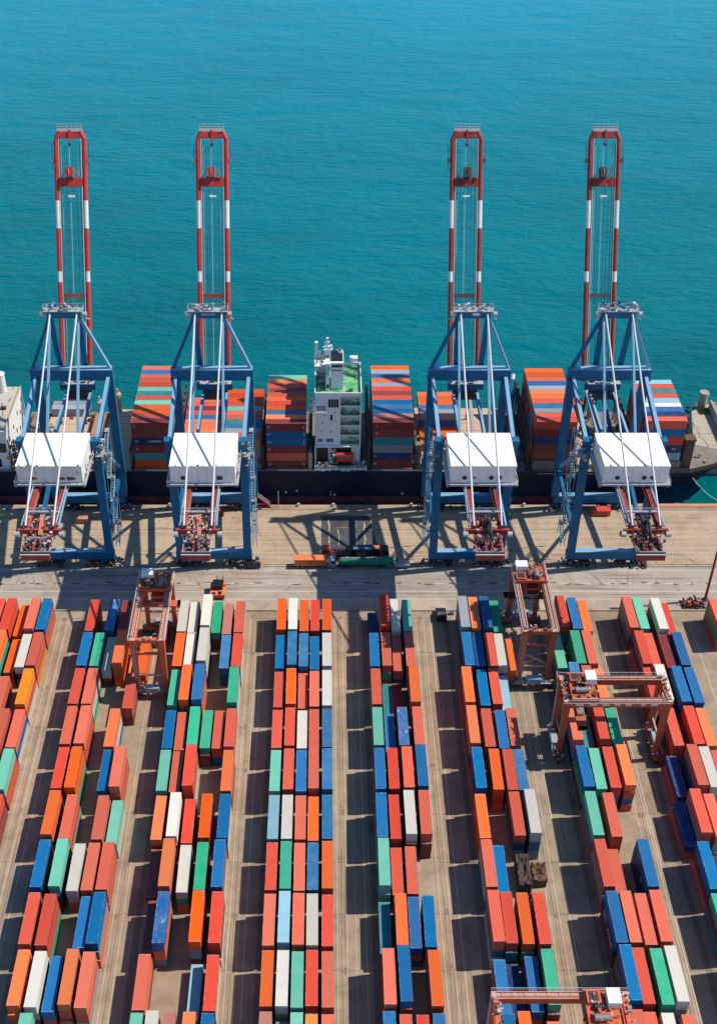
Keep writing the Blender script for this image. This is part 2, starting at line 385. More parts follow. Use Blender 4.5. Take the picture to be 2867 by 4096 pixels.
for _ in range(110):
    y = random.choice((256.3, 258.9, 260.2, 263.1, 265.2, 274, 276, 281, 286, 291)) + random.uniform(-.6, .6); x = random.uniform(-95, 115); l = random.uniform(6, 30); streak(x - l, y, x, y + random.uniform(-.5, .5), random.uniform(.15, .5))
for _ in range(26): x = random.uniform(-90, 105); y = random.uniform(256, 262); streak(x, y, x + random.uniform(-5, 5), y + random.uniform(5, 9), random.uniform(.2, .4))
structure(g.build('tyre_mark'))
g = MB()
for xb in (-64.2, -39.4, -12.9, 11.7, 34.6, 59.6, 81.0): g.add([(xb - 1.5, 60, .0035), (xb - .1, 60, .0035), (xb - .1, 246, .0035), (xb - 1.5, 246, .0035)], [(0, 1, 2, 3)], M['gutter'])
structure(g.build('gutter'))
# ------------------------------------------------------------------ breakwater at the far right
g = MB(); g.prof([(119.4, 318.5), (175, 318.5), (175, 349.5), (129.5, 349.5), (124.8, 344)], 0, 0, M['pier'])
g = MB()
ring = [(119.4, 319.0), (175, 319.0), (175, 349), (131, 349), (124.4, 344.2)]
n = len(ring)
g.add([(x, y, -6) for x, y in ring] + [(x, y, 4.2) for x, y in ring], [tuple(range(n, 2 * n))] + [(i, (i + 1) % n, n + (i + 1) % n, n + i) for i in range(n)], M['pier'])
pier = structure(g.build('breakwater_pavement'))
g = MB()
for (a, b) in (((122.4, 343.), (125.4, 319.2)), ((121.2, 331.5), (131.2, 331.0))):
    p = Vector((*a, 4.204)); q = Vector((*b, 4.204)); k = 9
    pts = [p.lerp(q, i / k) + Vector((random.uniform(-.35, .35) * (0 < i < k), random.uniform(-.2, .2), 0)) for i in range(k + 1)]
    for u, w in zip(pts, pts[1:]): g.beam(u, w, random.uniform(.12, .3), .006, M['dark'])
structure(g.build('breakwater_crack'))
w = MB()
w.prof([(130.6, 4.2), (131.5, 4.2), (131.3, 7.4), (130.7, 7.4)], 318.8, 346.5, M['pier'], 'y')
tag(w.build('parapet_wall'), 'low concrete parapet wall running along the breakwater beside grass', 'wall')
g = MB(); g.add([(131.6, 319, 6.2), (175, 319, 6.2), (175, 347, 6.2), (131.6, 347, 6.2)], [(0, 1, 2, 3)], M['soil'])
structure(g.build('embankment_ground'))
g = MB(); random.seed(11)
for _ in range(1500):
    x = random.uniform(131.8, 142); y = random.uniform(322, 346.5)
    if math.sin(x * 1.3) + math.sin(y * .9 + x * .4) < -.1: continue
    h = random.uniform(.2, .6); a = random.uniform(0, 6.3); dx, dy = math.cos(a) * .22, math.sin(a) * .22
    g.add([(x - dx, y - dy, 6.2), (x + dx, y + dy, 6.2), (x + dx * .2 + random.uniform(-.2, .2), y + random.uniform(-.2, .2), 6.2 + h)], [(0, 1, 2)], M['grass'])
for _ in range(420):
    x = random.uniform(126.6, 130.3); y = random.uniform(342.4, 346.2); h = random.uniform(.2, .7); a = random.uniform(0, 6.3); dx, dy = math.cos(a) * .25, math.sin(a) * .25
    g.add([(x - dx, y - dy, 4.2), (x + dx, y + dy, 4.2), (x + random.uniform(-.2, .2), y + random.uniform(-.2, .2), 4.2 + h)], [(0, 1, 2)], M['grass'])
o = g.build('grass'); tag(o, 'patchy green grass growing behind the parapet wall', 'grass'); o['kind'] = 'stuff'
g = MB(); random.seed(3)
for _ in range(170):
    x = random.uniform(119.5, 150); y = random.uniform(345.5, 351.5) if x > 127 else random.uniform(343.6, 348); r = random.uniform(.4, 1.3); z = random.uniform(-1.5, 3.8)
    vs = []; 
    for i in range(6): vs.append((x + r * random.uniform(.6, 1.1) * math.cos(i * 1.047), y + r * random.uniform(.6, 1.1) * math.sin(i * 1.047), z + random.uniform(-.2, .2)))
    g.add(vs + [(x + random.uniform(-.2, .2), y, z + r * .7), (x, y, z - r * .6)], [(i, (i + 1) % 6, 6) for i in range(6)] + [((i + 1) % 6, i, 7) for i in range(6)], M['rock'])
o = g.build('rocks'); tag(o, 'grey rubble rocks along the sea edge of the breakwater', 'rocks'); o['kind'] = 'stuff'
g = MB(); g.tube((128.6, 347.6, 2.5), (128.6, 347.6, 9.0), 1.55, M['pier'], 9, 1.3); g.tube((128.6, 347.6, 9.0), (128.6, 347.6, 9.9), 1.75, M['pier'], 9, 1.6)
tag(g.build('bollard_pillar'), 'weathered concrete pillar standing on the tip of the breakwater', 'pillar')

# ------------------------------------------------------------------ containers
CW, CL = 2.44, 12.19
def cont_mesh(h, length=CL):
    """one steel box: corner posts and rails stand proud of ribbed walls, ribbed roof, castings at the corners"""
    g = MB(); P = None; w = CW / 2; l = length / 2; e = .035
    A = M['blue']; g.mats = [A]
    def side(sx):
        n = 44; pts = []
        for i in range(n + 1):
            y = -l + .12 + (2 * l - .24) * i / n; d = .0 if (i // 2) % 2 else e
            pts.append((sx * (w - .03 - d), y))
        vs = [(x, y, .14) for x, y in pts] + [(x, y, h - .1) for x, y in pts]
        g.add(vs, [(i, i + 1, n + 2 + i, n + 1 + i) for i in range(n)], A)
    side(1); side(-1)
    for sy in (1, -1):
        y = sy * (l - .05); g.add([(-w + .1, y, .14), (w - .1, y, .14), (w - .1, y, h - .1), (-w + .1, y, h - .1)], [(0, 1, 2, 3)], A)
    # roof with shallow ribs
    n = 30; vs = []
    for i in range(n + 1):
        y = -l + .1 + (2 * l - .2) * i / n; z = h - .03 - (.022 if i % 2 else 0); vs += [(-w + .06, y, z), (w - .06, y, z)]
    g.add(vs, [(2 * i, 2 * i + 1, 2 * i + 3, 2 * i + 2) for i in range(n)], A)
    for sx in (1, -1):
        g.box(sx * w - (.08 if sx > 0 else 0), sx * w + (0 if sx > 0 else .08), -l + .16, l - .16, h - .1, h - .012, A)
        g.box(sx * w - (.06 if sx > 0 else 0), sx * w + (0 if sx > 0 else .06), -l + .16, l - .16, .0, .16, A)
        for sy in (1, -1):
            x0, x1 = sorted((sx * w, sx * (w - .16))); y0, y1 = sorted((sy * l, sy * (l - .16)))
            g.box(x0, x1, y0, y1, .0, h, A)
    for sy in (1, -1):
        y0, y1 = sorted((sy * l, sy * (l - .1)))
        g.box(-w + .16, w - .16, y0, y1, h - .14, h - .008, A); g.box(-w + .16, w - .16, y0, y1, 0, .16, A)
    for x in (-.85, -.35, .35, .85): g.tube((x, -l - .0, .15), (x, -l - .0, h - .15), .03, A, 4)      # door bars
    g.add([(-w + .08, -l + .08, .05), (w - .08, -l + .08, .05), (w - .08, l - .08, .05), (-w + .08, l - .08, .05)], [(0, 1, 2, 3)], A)
    o = g.build('container_pattern'); me = o.data; bpy.data.objects.remove(o); return me
CM = {}
def cmesh(h, length=CL):
    k = (round(h * 20), round(length))
    if k not in CM: CM[k] = cont_mesh(k[0] / 20, length)
    return CM[k]
def container(name, code, x, y, z, h, label, cat, group, rz=0, length=CL):
    me = cmesh(h, length); o = bpy.data.objects.new(name, me); col.objects.link(o)
    o.location = (x, y, z); o.rotation_euler = (0, 0, rz)
    o.material_slots[0].link = 'OBJECT'; o.material_slots[0].material = CC[code][1]
    tag(o, label, cat, group); return o
YARD = """1 1 R,-88.5,7.8 R,-85.3,8.1 O,-82.0,5.4 R,-78.7,8.3 B,-75.7,7.6
1 2 O,-85.3,9.0 O,-81.7,5.3 W,-78.6,7.4 R,-75.6,8.0
1 3 R,-82.2,5.3 Y,-75.6,8.2
1 4 R,-79.0,7.9 R,-75.5,7.0
1 5 M,-75.2,8.4
1 6 R,-75.2,7.8
2 1 R,-62.6,7.4 X,-57.2,7.8 D,-53.8,7.4
2 2 B,-62.5,8.2 G,-59.2,7.9 W,-56.3,6.2 O,-53.4,8.7 Y,-50.0,2.6 O,-47.4,5.2
2 3 R,-62.5,8.1 R,-59.1,8.4 R,-49.2,6.4
2 4 R,-62.3,8.2 R,-58.9,8.4 O,-51.7,7.9
2 5 R,-62.0,8.6 O,-58.8,9.2 B,-51.4,7.9 R,-48.5,9.3
2 6 O,-61.8,9.1 R,-58.0,7.6 R,-50.7,7.8 M,-47.7,5.8
2 7 B,-61.8,8.4 M,-57.8,8.8 W,-54.0,7.9 R,-50.9,7.8 R,-47.8,7.7
2 8 R,-61.6,8.4 R,-58.1,8.6 B,-50.5,7.4 B,-47.7,8.5
2 9 O,-61.3,8.1 W,-57.8,8.2 B,-54.6,6.5 O,-51.3,8.2 R,-47.9,8.2
2 10 M,-58.2,8.0
3 1 W,-38.1,7.4 W,-35.3,6.8 W,-31.7,9.1 G,-29.0,6.8 P,-26.1,6.2 R,-22.9,7.0
3 2 O,-38.0,7.5 W,-35.1,7.7 W,-31.6,9.6 L,-25.9,7.1 R,-22.8,7.6
3 3 G,-37.9,7.4 O,-35.0,9.2 B,-31.7,9.9 G,-23.0,8.3
3 4 B,-37.9,7.0 R,-35.0,6.6 G,-31.9,7.9 G,-28.8,6.6 R,-25.9,6.4 R,-22.9,7.6
3 5 M,-37.8,7.6 R,-34.8,7.4 R,-31.6,9.4 O,-22.8,7.9
3 6 O,-37.5,7.4 W,-34.1,8.2 R,-30.8,6.4 O,-26.9,7.6 B,-22.8,7.6
3 7 D,-37.3,5.4 O,-34.2,9.6 W,-30.6,7.2 G,-26.8,8.1 B,-23.0,8.7
3 8 D,-36.5,5.4 X,-34.0,9.4 O,-26.6,9.4 R,-22.6,8.7
3 9 R,-36.7,7.1 C,-26.3,2.9 R,-22.7,7.1
3 10 M,-36.6,7.9 W,-33.6,8.3 P,-30.3,7.6 O,-26.4,8.0 B,-22.8,8.0
4 1 O,-11.5,7.8 W,-8.4,8.0 O,-5.4,7.5 R,-2.5,7.5 O,0.7,7.8
4 2 B,-11.5,7.0 L,-8.4,8.3 L,-5.4,7.8 B,-2.5,6.7 W,0.7,7.8
4 3 R,-11.5,6.7 O,-8.4,7.9 R,-5.4,5.9 R,-2.5,7.3 W,0.7,7.7
4 4 R,-11.5,7.4 R,-8.4,7.6 W,-5.4,7.0 R,-2.5,7.4 L,0.7,7.8
4 5 M,-11.5,7.8 R,-8.4,7.8 B,-5.4,7.8 R,-2.5,8.2 L,0.7,8.1
4 6 C,-11.5,7.6 W,-8.4,8.0 R,-5.4,6.9 O,-2.5,7.0 L,0.7,7.8
4 7 R,-11.5,7.8 G,-8.4,8.1 R,-5.4,8.0 L,-2.5,8.0 O,0.7,8.0
4 8 R,-11.5,8.6 C,-8.4,8.7 R,-5.4,8.7 W,-2.5,8.5 R,0.7,8.0
4 9 O,-11.5,7.9 W,-8.4,8.2 M,-5.4,8.4 R,-2.5,7.8 R,0.7,7.8
4 10 P,-11.5,7.8 T,-8.4,5.0 M,-5.4,7.9 Y,-2.5,7.8 R,0.7,7.8
5 1 N,13.1,2.9 R,16.2,9.1 W,19.1,7.9 M,22.3,7.7
5 2 B,13.1,7.9 R,16.2,7.8 R,19.1,6.2 R,22.4,7.8
5 3 R,13.1,8.3 T,16.2,2.6 D,18.7,2.7 O,22.7,9.2
5 4 M,13.1,7.9 B,16.1,5.2 S,19.2,8.2 R,22.9,8.6
5 5 B,13.1,8.6 R,16.2,8.4 R,19.6,9.2 B,22.9,9.3
5 6 B,13.0,8.8 R,16.0,7.7 W,19.4,9.0 R,22.8,9.0
5 7 M,13.0,9.3 R,15.9,6.0 R,19.1,6.3
5 8 T,12.8,5.2 O,16.1,8.9 B,18.9,7.5 B,22.0,7.6
5 9 R,13.0,9.1 B,16.1,10.1 O,22.3,8.5
5 10 B,12.7,8.0 R,15.9,8.0 R,19.2,7.6 B,22.4,7.9
6 1 K,37.6,8.7 O,40.4,8.6 B,43.4,8.8 G,46.4,6.7
6 2 B,37.5,8.3 B,40.4,7.5 R,43.4,7.8 W,46.0,7.6 O,48.5,5.4
6 3 O,36.3,8.5 B,40.1,7.8 R,43.2,7.6 C,45.8,5.2
6 4 O,36.3,8.4 R,39.9,7.9 B,43.3,7.4 R,46.1,7.5
6 5 B,36.3,8.9 O,40.4,7.9 R,43.6,8.4 L,46.2,8.1
6 6 O,35.8,8.2 R,43.6,8.6 W,47.0,9.8
6 7 R,35.8,8.8 B,38.5,7.1
6 8 R,35.8,9.5 R,38.6,8.4 O,42.0,8.2 R,45.3,9.0
6 9 B,35.9,5.2 N,38.8,2.9 B,42.2,6.1 G,45.4,8.3
6 10 B,35.8,8.3 O,39.0,8.3 O,45.0,5.2
7 1 R,64.2,8.7 B,67.3,8.4 O,70.4,7.1
7 2 M,61.4,7.1 G,66.1,8.9 R,69.1,8.8
7 3 P,60.7,7.0 L,63.5,10.2 R,66.8,9.1 O,69.9,8.0
7 4 R,61.3,7.7 T,64.4,5.0 R,67.7,7.9 G,70.7,7.5
7 5 B,61.2,8.8 M,64.1,8.6 R,67.3,9.1 O,70.7,9.4
7 6 M,61.0,8.8 R,65.1,8.6
7 7 R,60.9,8.8 R,64.2,5.2 B,70.3,9.0
7 8 B,60.9,9.4 R,63.8,9.3 R,67.0,8.7 R,70.2,9.1
7 9 B,61.1,10.1 R,63.7,9.1 G,67.3,9.5 W,70.4,9.5
7 10 R,61.0,8.5 R,63.5,8.1 W,66.9,8.4 R,71.1,7.3
8 1 R,82.5,8.4 M,85.4,7.9 W,90.2,8.4 R,92.7,6.4
8 2 R,83.1,8.7 R,85.6,7.7 D,89.7,7.0 B,93.0,8.4
8 3 R,82.6,8.7 W,85.3,9.8 B,90.0,8.7 B,93.2,8.4
8 4 D,82.6,2.6 R,85.3,7.5 R,89.8,8.9 O,93.0,7.9
8 5 N,83.4,5.2 R,87.4,9.6 W,90.4,8.8 R,93.6,7.6
8 6 N,82.0,5.2 R,85.0,9.5 R,88.3,8.4
8 7 B,83.6,8.5 N,86.8,3.0
8 8 G,83.6,8.0
8 9 R,83.2,7.8
9 1 R,106.3,7.9 R,109.4,7.9"""
LOWER = """1 1 -75.7 RRB;1 1 -85.3 WRR;1 2 -75.6 YRR;1 2 -85.3 GGO;1 3 -75.6 WRY;1 4 -75.5 WBR;1 5 -75.2 RRM;2 1 -62.6 RRR;2 2 -53.4 OOO;2 2 -56.3 DW;2 2 -47.4 OO;2 3 -59.1 GWR;2 4 -58.9 RRR;2 4 -51.7 LWO;2 5 -58.8 GOO;2 5 -48.5 RRR;2 6 -58.0 MRR;2 6 -47.7 WM;2 7 -47.8 RRR;2 8 -58.1 GRR;2 8 -47.7 OKB;2 9 -47.9 KRR;2 9 -57.8 DWW;2 3 -49.2 DR;3 1 -29.0 DDG;3 2 -31.6 DWW;3 2 -22.8 WWR;3 2 -25.9 BBL;3 3 -31.7 OOB;3 3 -23.0 WWG;3 4 -22.9 WRR;3 4 -28.8 DDG;3 4 -25.9 BR;3 5 -31.6 WRR;3 5 -22.8 DRO;3 6 -37.5 KDO;3 6 -22.8 WWB;3 7 -23.0 WRB;3 7 -34.2 POO;3 8 -34.0 KOX;3 8 -26.6 DKO;3 8 -22.6 WDR;3 9 -36.7 DOR;3 9 -22.7 WWR;5 2 16.2 RGR;5 2 19.1 BR;5 6 19.4 DDW;5 6 22.8 DDR;5 7 13.0 GMM;6 1 37.6 DTK;6 2 37.5 DNB;6 3 36.3 RDO;6 4 36.3 DRO;6 5 36.3 RNB;6 6 35.8 RRO;6 7 35.8 TWR;6 8 35.8 WTR;6 8 38.6 TTR;6 6 43.6 TNR;6 6 47.0 KTW;6 2 46.0 CKW;7 1 64.2 DTR;7 2 61.4 DTM;7 2 66.1 GGG;7 3 60.7 DTP;7 4 61.3 NKR;7 5 61.2 DGB;7 6 61.0 RTM;7 7 60.9 RKR;7 7 70.3 NNB;7 8 60.9 DNB;7 9 61.1 DTDB;7 9 67.3 GGG;7 9 70.4 NKW;8 1 82.5 DTR;8 1 90.2 DDW;8 2 83.1 RNR;8 3 82.6 DDR;8 3 90.0 NNB;8 4 85.3 BRR;8 4 89.8 DDR;8 5 83.4 RN;8 5 87.4 RBR;8 6 82.0 RN;8 6 85.0 RCR;8 7 83.6 RDB;8 8 83.6 TDG;9 1 106.3 RGR"""

low = {}
for it in LOWER.split(';'):
    b, r, x, c = it.split(); low[(int(b), int(r), float(x))] = c
random.seed(21)
stacks = []
for ln in YARD.split('\n'):
    b, r, rest = ln.split(' ', 2); b = int(b); r = int(r)
    row = [(c, float(x), float(z)) for c, x, z in (p.split(',') for p in rest.split())]
    for i, (c, x, z) in enumerate(row): stacks.append([b, r, i, c, x, z])
def near_key(b, r, x):
    best = [k for k in low if k[0] == b and k[1] == r and abs(k[2] - x) < .45]
    return low[best[0]] if best else None
cand = []
for b, r, i, c, x, z in stacks:
    lc = near_key(b, r, x); n = len(lc) if lc else max(1, round(z / 2.65)); h = round(z / n * 20) / 20
    cols = list(lc) if lc else [random.choice('RRRROODDBBNTGWKLMR') for _ in range(n)]
    cols[-1] = c
    yf = 234.06 - 13.371 * (r - 1); yc = yf + CL / 2
    sgn = 1 if x < 0 else -1                                  # the side turned to the aisle we look along
    nb = [s for s in stacks if s[0] == b and s[1] == r and s[2] == i + sgn]
    gap, zn = (abs(nb[0][4] - x) - CW, nb[0][5]) if nb else (99, 0)
    fr = [s for s in stacks if s[0] == b and s[1] == r + 1 and abs(s[4] - x) < 1.6]
    zf = max([s[5] for s in fr], default=0)
    for k in range(n):
        zb = k * h; zt = zb + h
        tilt = abs(x) / 225
        vis = max(0, min(h, zt - max(zb, zn - gap / max(tilt, .01)))) * CL * tilt
        vf = max(0, min(h, zt - max(zb, zf - 1.18 * .9))) * CW * .75 if not (r == 10) else 0
        sc = (1000 if k == n - 1 else 0) + vis + vf
        cand.append((sc / (1 + .0 * r), b, r, i, k, n, cols[k], x, yc, zb, h))
cand.sort(key=lambda t: -t[0])
KEEP = 322
BL = {1: 'first', 2: 'second', 3: 'third', 4: 'fourth', 5: 'fifth', 6: 'sixth', 7: 'seventh', 8: 'eighth', 9: 'ninth'}
rest = MB()
for j, (sc, b, r, i, k, n, c, x, yc, zb, h) in enumerate(cand):
    if j < KEEP:
        tier = 'topmost' if k == n - 1 and n > 1 else 'single' if n == 1 else 'lowest' if k == 0 else 'middle'
        lab = f"{tier} {CC[c][0]} container, {ORD[i]} stack, {ORD[r-1]} row from quay, {BL[b]} block from left"
        if tier == 'middle' and n > 3: lab = lab.replace('middle', 'second' if k == 1 else 'third')
        jit = random.Random(int(x * 10) + 1000 * r + b); container('shipping_container', c, x, yc + jit.uniform(-.42, .3), zb, h, lab, 'container', 'containers stacked in the yard blocks', rad(jit.uniform(-.35, .35)))
    else:
        w = CW / 2; l = CL / 2; m = CC[c][1]; e = .02
        jit = random.Random(j); yc += jit.uniform(-.4, .3)
        rest.box(x - w + .03, x + w - .03, yc - l + .03, yc + l - .03, zb + .02, zb + h - .02, m)
        for sx in (-1, 1):
            for sy in (-1, 1): rest.cbox((x + sx * (w - .08), yc + sy * (l - .08), zb + h / 2), (.16, .16, h), m)
            for zz in (zb + .08, zb + h - .07): rest.cbox((x + sx * (w - .03), yc, zz), (.06, CL - .34, .13), m)
o = rest.build('stacked_containers'); tag(o, 'lower container tiers mostly hidden under the topmost ones', 'container stack'); o['kind'] = 'stuff'
# ------------------------------------------------------------------ ship-to-shore cranes
def wheel_mesh(r, w, mat, hub):
    g = MB(); g.tube((0, -w / 2, 0), (0, w / 2, 0), r, mat, 14); g.tube((0, -w / 2 - .03, 0), (0, w / 2 + .03, 0), r * .55, hub, 10); g.tube((0, -w / 2 - .08, 0), (0, w / 2 + .08, 0), r * .2, mat, 6)
    o = g.build('wheel_pattern'); me = o.data; bpy.data.objects.remove(o); return me
STEEL_WHEEL = wheel_mesh(.42, .3, M['darkmetal'], M['grey'])
LOOSE = 'stuff'
def clutter(g, x0, x1, y0, y1, z0, z1, n, mats, seed, size=(.3, 1.3)):
    R = random.Random(seed)
    for _ in range(n):
        c = (R.uniform(x0, x1), R.uniform(y0, y1), R.uniform(z0, z1)); m = R.choice(mats); k = R.random()
        s = lambda: R.uniform(*size)
        if k < .45: g.cbox(c, (s(), s(), s() * .8), m)
        elif k < .75:
            a = R.choice(((1, 0, 0), (0, 1, 0), (0, 0, 1))); l = s()
            g.tube(c, Vector(c) + Vector(a) * l, R.uniform(.12, .35), m, 8)
        else:
            d = Vector((R.uniform(-1, 1), R.uniform(-1, 1), R.uniform(-.6, .6))) * s() * 1.2
            g.tube(c, Vector(c) + d, R.uniform(.05, .1), m, 5)
def sts(cx, side, red, rear, label, seed, windows, dx4=0., placard=False, bx=0.):
    Yc = 284; off = (0, Yc, 0)
    t = thing('quay_crane', label, 'crane', (cx, Yc, 0), group='quay cranes with raised booms along the ship')
    B = M['blue']; P2 = M['blue2']; mk = lambda: MB(off); first = rear is M['red']; rear = M['rear'] if first else M['rust']
    def leg(a, b, w, h, name='leg'):
        g = mk(); g.beam(a, b, w, h, B, (0, 1, 0)); return g
    for s in (-1, 1):
        g = leg((s * 9.7, 270, 5.2), (s * 10.1, 270, 43.6), 2.2, 1.9); g.box(s * 10.1 - 1.3, s * 10.1 + 1.3, 268.8, 271.2, 43.6, 44.4, B)
        for z in (13, 24, 35): g.box(s * 9.95 - 1.22, s * 9.95 + 1.22, 268.95, 271.05, z, z + .25, B)
        g.build('leg', t)
        g = leg((s * 10.4, 296.8, 5.0), (s * 10.5, 296.8, 47.0), 2.3, 2.0)
        for z in (16, 28, 39): g.box(s * 10.45 - 1.25, s * 10.45 + 1.25, 295.7, 297.9, z, z + .25, B)
        g.build('leg', t)
        g = mk(); g.beam((s * 10.4, 295.8, 47.6), (s * 10.1, 271.3, 42.6), 1.15, 1.5, B); g.beam((s * 10.4, 295.8, 48.4), (s * 10.1, 271.3, 43.4), 1.0, .08, P2); g.build('tie_beam', t)
        g = mk(); g.beam((s * 10.4, 295.8, 14.5), (s * 9.8, 271, 11.5), 1.0, 1.5, B); g.build('side_beam', t)
        g = mk(); g.beam((s * 10.1, 271, 40.5), (s * 10.4, 295.8, 16.5), .8, .8, P2); g.build('diagonal_brace', t)
    for y, x1, nm in ((270, 11, 'sill_beam'), (296.8, 10.6, 'sill_beam')):
        g = mk(); g.box(-x1, x1, y - 1.0, y + 1.0, 2.5, 5.1, B); g.box(-x1 + .5, x1 - .5, y - .9, y + .9, 5.102, 5.14, P2); g.build(nm, t)  # pale cap paints the sunlit top of the sill
    g = mk(); g.box(-11.7, 11.7, 295.5, 298.1, 47.0, 50.4, B); g.box(-11.5, 11.5, 295.55, 298.05, 50.402, 50.45, P2)  # pale top sheet: sunlight put into the beam's colour
    for s in (-1, 1): g.box(s * 11.2 - .7, s * 11.2 + .7, 295.3, 298.3, 46.9, 47.3, B)
    g.build('portal_beam', t)
    # A-frame
    g = mk(); g.box(-4.6, 4.6, 296.9, 298.2, 66.3, 68.4, B); g.build('apex_beam', t)
    for s in (-1, 1):
        g = mk(); g.beam((s * 11.0, 296.8, 50.4), (s * 4.2, 297.6, 66.4), .85, .85, B if s < 0 else P2); g.build('frame_leg', t)
        g = mk(); g.beam((s * 4.1, 297.6, 66.4), (s * 3.4, 299.9, 46.5), 1.5, .8, B, (0, 1, 0)); g.build('frame_leg', t)
        g = mk(); g.tube((s * 3.7, 297.2, 68.0), (s * 3.5, 238.6, 39.6), .27, M['rod'], 8); g.build('tie_rod', t)
        g = mk(); g.beam((s * 4.0, 297.3, 66.5), (s * 4.2, 273.2, 39.6), .55, .75, P2, w2=.7, h2=.9); g.build('stay_strut', t)
    g = mk(); g.box(-5.6, 5.4, 296.6, 299.2, 68.42, 68.6, M['pipe']); g.rail([(-5.6, 296.6, 68.6), (5.4, 296.6, 68.6), (5.4, 299.2, 68.6), (-5.6, 299.2, 68.6), (-5.6, 296.6, 68.6)], M['pipe'])
    clutter(g, -5, 5, 296.8, 299, 68.7, 70.2, 26, [M['pipe'], M['grey'], M['rod'], B], seed, (.3, 1.1))
    for s in (-1, 1):
        g.tube((s * 5.3, 297.0, 67.6), (s * 6.4, 297.0, 67.6), .75, M['pipe'], 12); g.tube((s * 5.9, 297.6, 66), (s * 6.5, 299, 65), .25, M['pipe'], 6)
    g.build('sheave_platform', t)
    if placard: g = mk(); g.box(-.4, 1.6, 296.84, 296.9, 67.2, 68.0, M['white']); g.build('placard', t)
    # girders, trolley rails, rear walkway
    for s in (-1, 1):
        g = mk(); g.box(s * 3.5 - .5, s * 3.5 + .5, 238.5, 262, 37.4, 39.6, rear); g.box(s * 3.5 - .38, s * 3.5 + .38, 262, 301, 37.6, 39.5, B); g.box(s * 3.5 - .36, s * 3.5 + .36, 262, 301, 39.502, 39.54, P2); g.build('girder', t)
        g = mk(); g.box(s * 3.5 - s * .62 - .32, s * 3.5 - s * .62 + .32, 239, 255, 39.0, 39.12, M['hatch2'] if first else M['lash'])
        for i in range(32): g.box(s * 3.5 - s * .62 - .34, s * 3.5 - s * .62 + .34, 239.2 + i * .5, 239.28 + i * .5, 39.12, 39.2, rear)
        g.rail([(s * 4.3, 239, 39.5), (s * 4.3, 254.4, 39.5)], M['rod'], 1.1, .06); g.build('walkway', t)
    # machinery house on its platform
    g = mk(); g.box(-9.3, 9.5, 254.1, 271.3, 40.35, 40.75, M['pipe'])
    for x in (-9, -5, 5, 9): g.box(x - .25, x + .25, 254.4, 271, 39.62, 40.35, B)
    g.rail([(-9.2, 271.2, 40.75), (-9.2, 254.2, 40.75), (9.4, 254.2, 40.75), (9.4, 271.2, 40.75), (-9.2, 271.2, 40.75)], M['pipe'], 1.1, .05)
    clutter(g, 8.8, 9.4, 256, 271, 40.9, 41.6, 14, [M['grey'], M['pipe'], M['lash']], seed + 3, (.2, .7)); g.build('house_platform', t)
    Hm = M['houserust'] if windows == 'rust' else M['house']
    g = mk(); g.box(-8.3, 8.7, 255.2, 270.3, 40.76, 46.0, Hm); g.box(-8.4, 8.8, 255.1, 270.4, 46.0, 46.14, M['house']); [g.box(-8.3 + k * 2.43, -8.26 + k * 2.43, 255.18, 255.22, 40.8, 45.95, M['grey']) for k in range(1, 7)]; [g.box(8.69, 8.72, 255.3 + k * 2.5, 255.34 + k * 2.5, 40.8, 45.95, M['grey']) for k in range(1, 6)]; clutter(g, -8, 8.4, 255.15, 255.5, 46.1, 46.2, 12, [M['grey'], M['lash']], seed + 2, (.08, .3)); hs = g.build('machinery_house', t)
    if windows != 'rust':
        for x in ((-4.8, 4.6) if windows == 2 else (-4.6, -2.0, 2.4, 4.6)):
            g = mk(); big = x in (-4.8, 4.6) or windows == 2
            if windows == 2: g.box(x - .75, x + .75, 255.12, 255.25, 41.7, 42.8, M['darkmetal']); g.box(x - .85, x + .85, 255.1, 255.22, 42.8, 42.95, M['grey'])
            else: g.tube((x, 255.0, 42.4), (x, 255.25, 42.4), .62 if abs(x) > 2.2 else .3, M['darkmetal'], 14)
            g.build('vent', hs)
    else:
        for x in (-4.5, 3.2, 5.6):
            g = mk(); R = random.Random(seed + int(x * 7)); vs = [(x + 1.6 * R.uniform(.5, 1) * math.cos(a * .52), 255.19, 42.1 + .75 * R.uniform(.5, 1) * math.sin(a * .52)) for a in range(12)]
            g.add([(x, 255.19, 42.1)] + vs, [(0, 1 + a, 1 + (a + 1) % 12) for a in range(12)], M['rustbox']); g.build('rust_patch', hs)
    g = mk(); g.box(8.7, 8.76, 260, 260.9, 41, 43, M['grey']); g.build('door', hs)
    # rear end: hoist gear, crosshead and hanging frame
    g = mk(); g.box(-5.6, 5.6, 237.9, 238.7, 37.4, 38.7, rear); g.box(-4.4, 4.4, 243.6, 244.1, 39.7, 40.1, M['rod'])
    g.rail([(-4.2, 243.9, 40.1), (4.2, 243.9, 40.1)], M['rod'], 1.0, .06); g.build('crosshead', t)
    for s in (-1, 1):
        g = mk(); g.beam((s * 4.7, 239.2, 39.0), (s * 4.5, 256, 39.4), .4, .55, P2); g.build('side_rail', t)
    g = mk(); g.box(-3.3, 3.3, 231.0, 238, 35.6, 36.0, M['grey']); g.beam((-.3, 245, 39.2), (.6, 236, 38.6), 1.0, .5, M['salmon'] if first else M['darkmetal'])
    g.box(-3.7, 3.7, 230.2, 230.6, 36.72, 36.95, M['pipe']); g.box(-3.7, 3.7, 230.9, 231.4, 36.72, 37.1, M['lash'])
    for s in (-1, 1): g.beam((s * 3.1, 238, 37.2), (s * 3.1, 231, 35.9), .5, .7, rear); g.beam((s * .9, 243, 38.6), (s * .7, 231.5, 36.8), .45, .7, rear)
    g.box(-3.6, 3.6, 230.3, 231.3, 35.0, 36.7, rear)
    g.rail([(-3.4, 238, 36.0), (-3.4, 231.4, 36.0), (3.4, 231.4, 36.0), (3.4, 238, 36.0)], M['rod'], 1.1, .06)
    g.build('rear_platform', t)
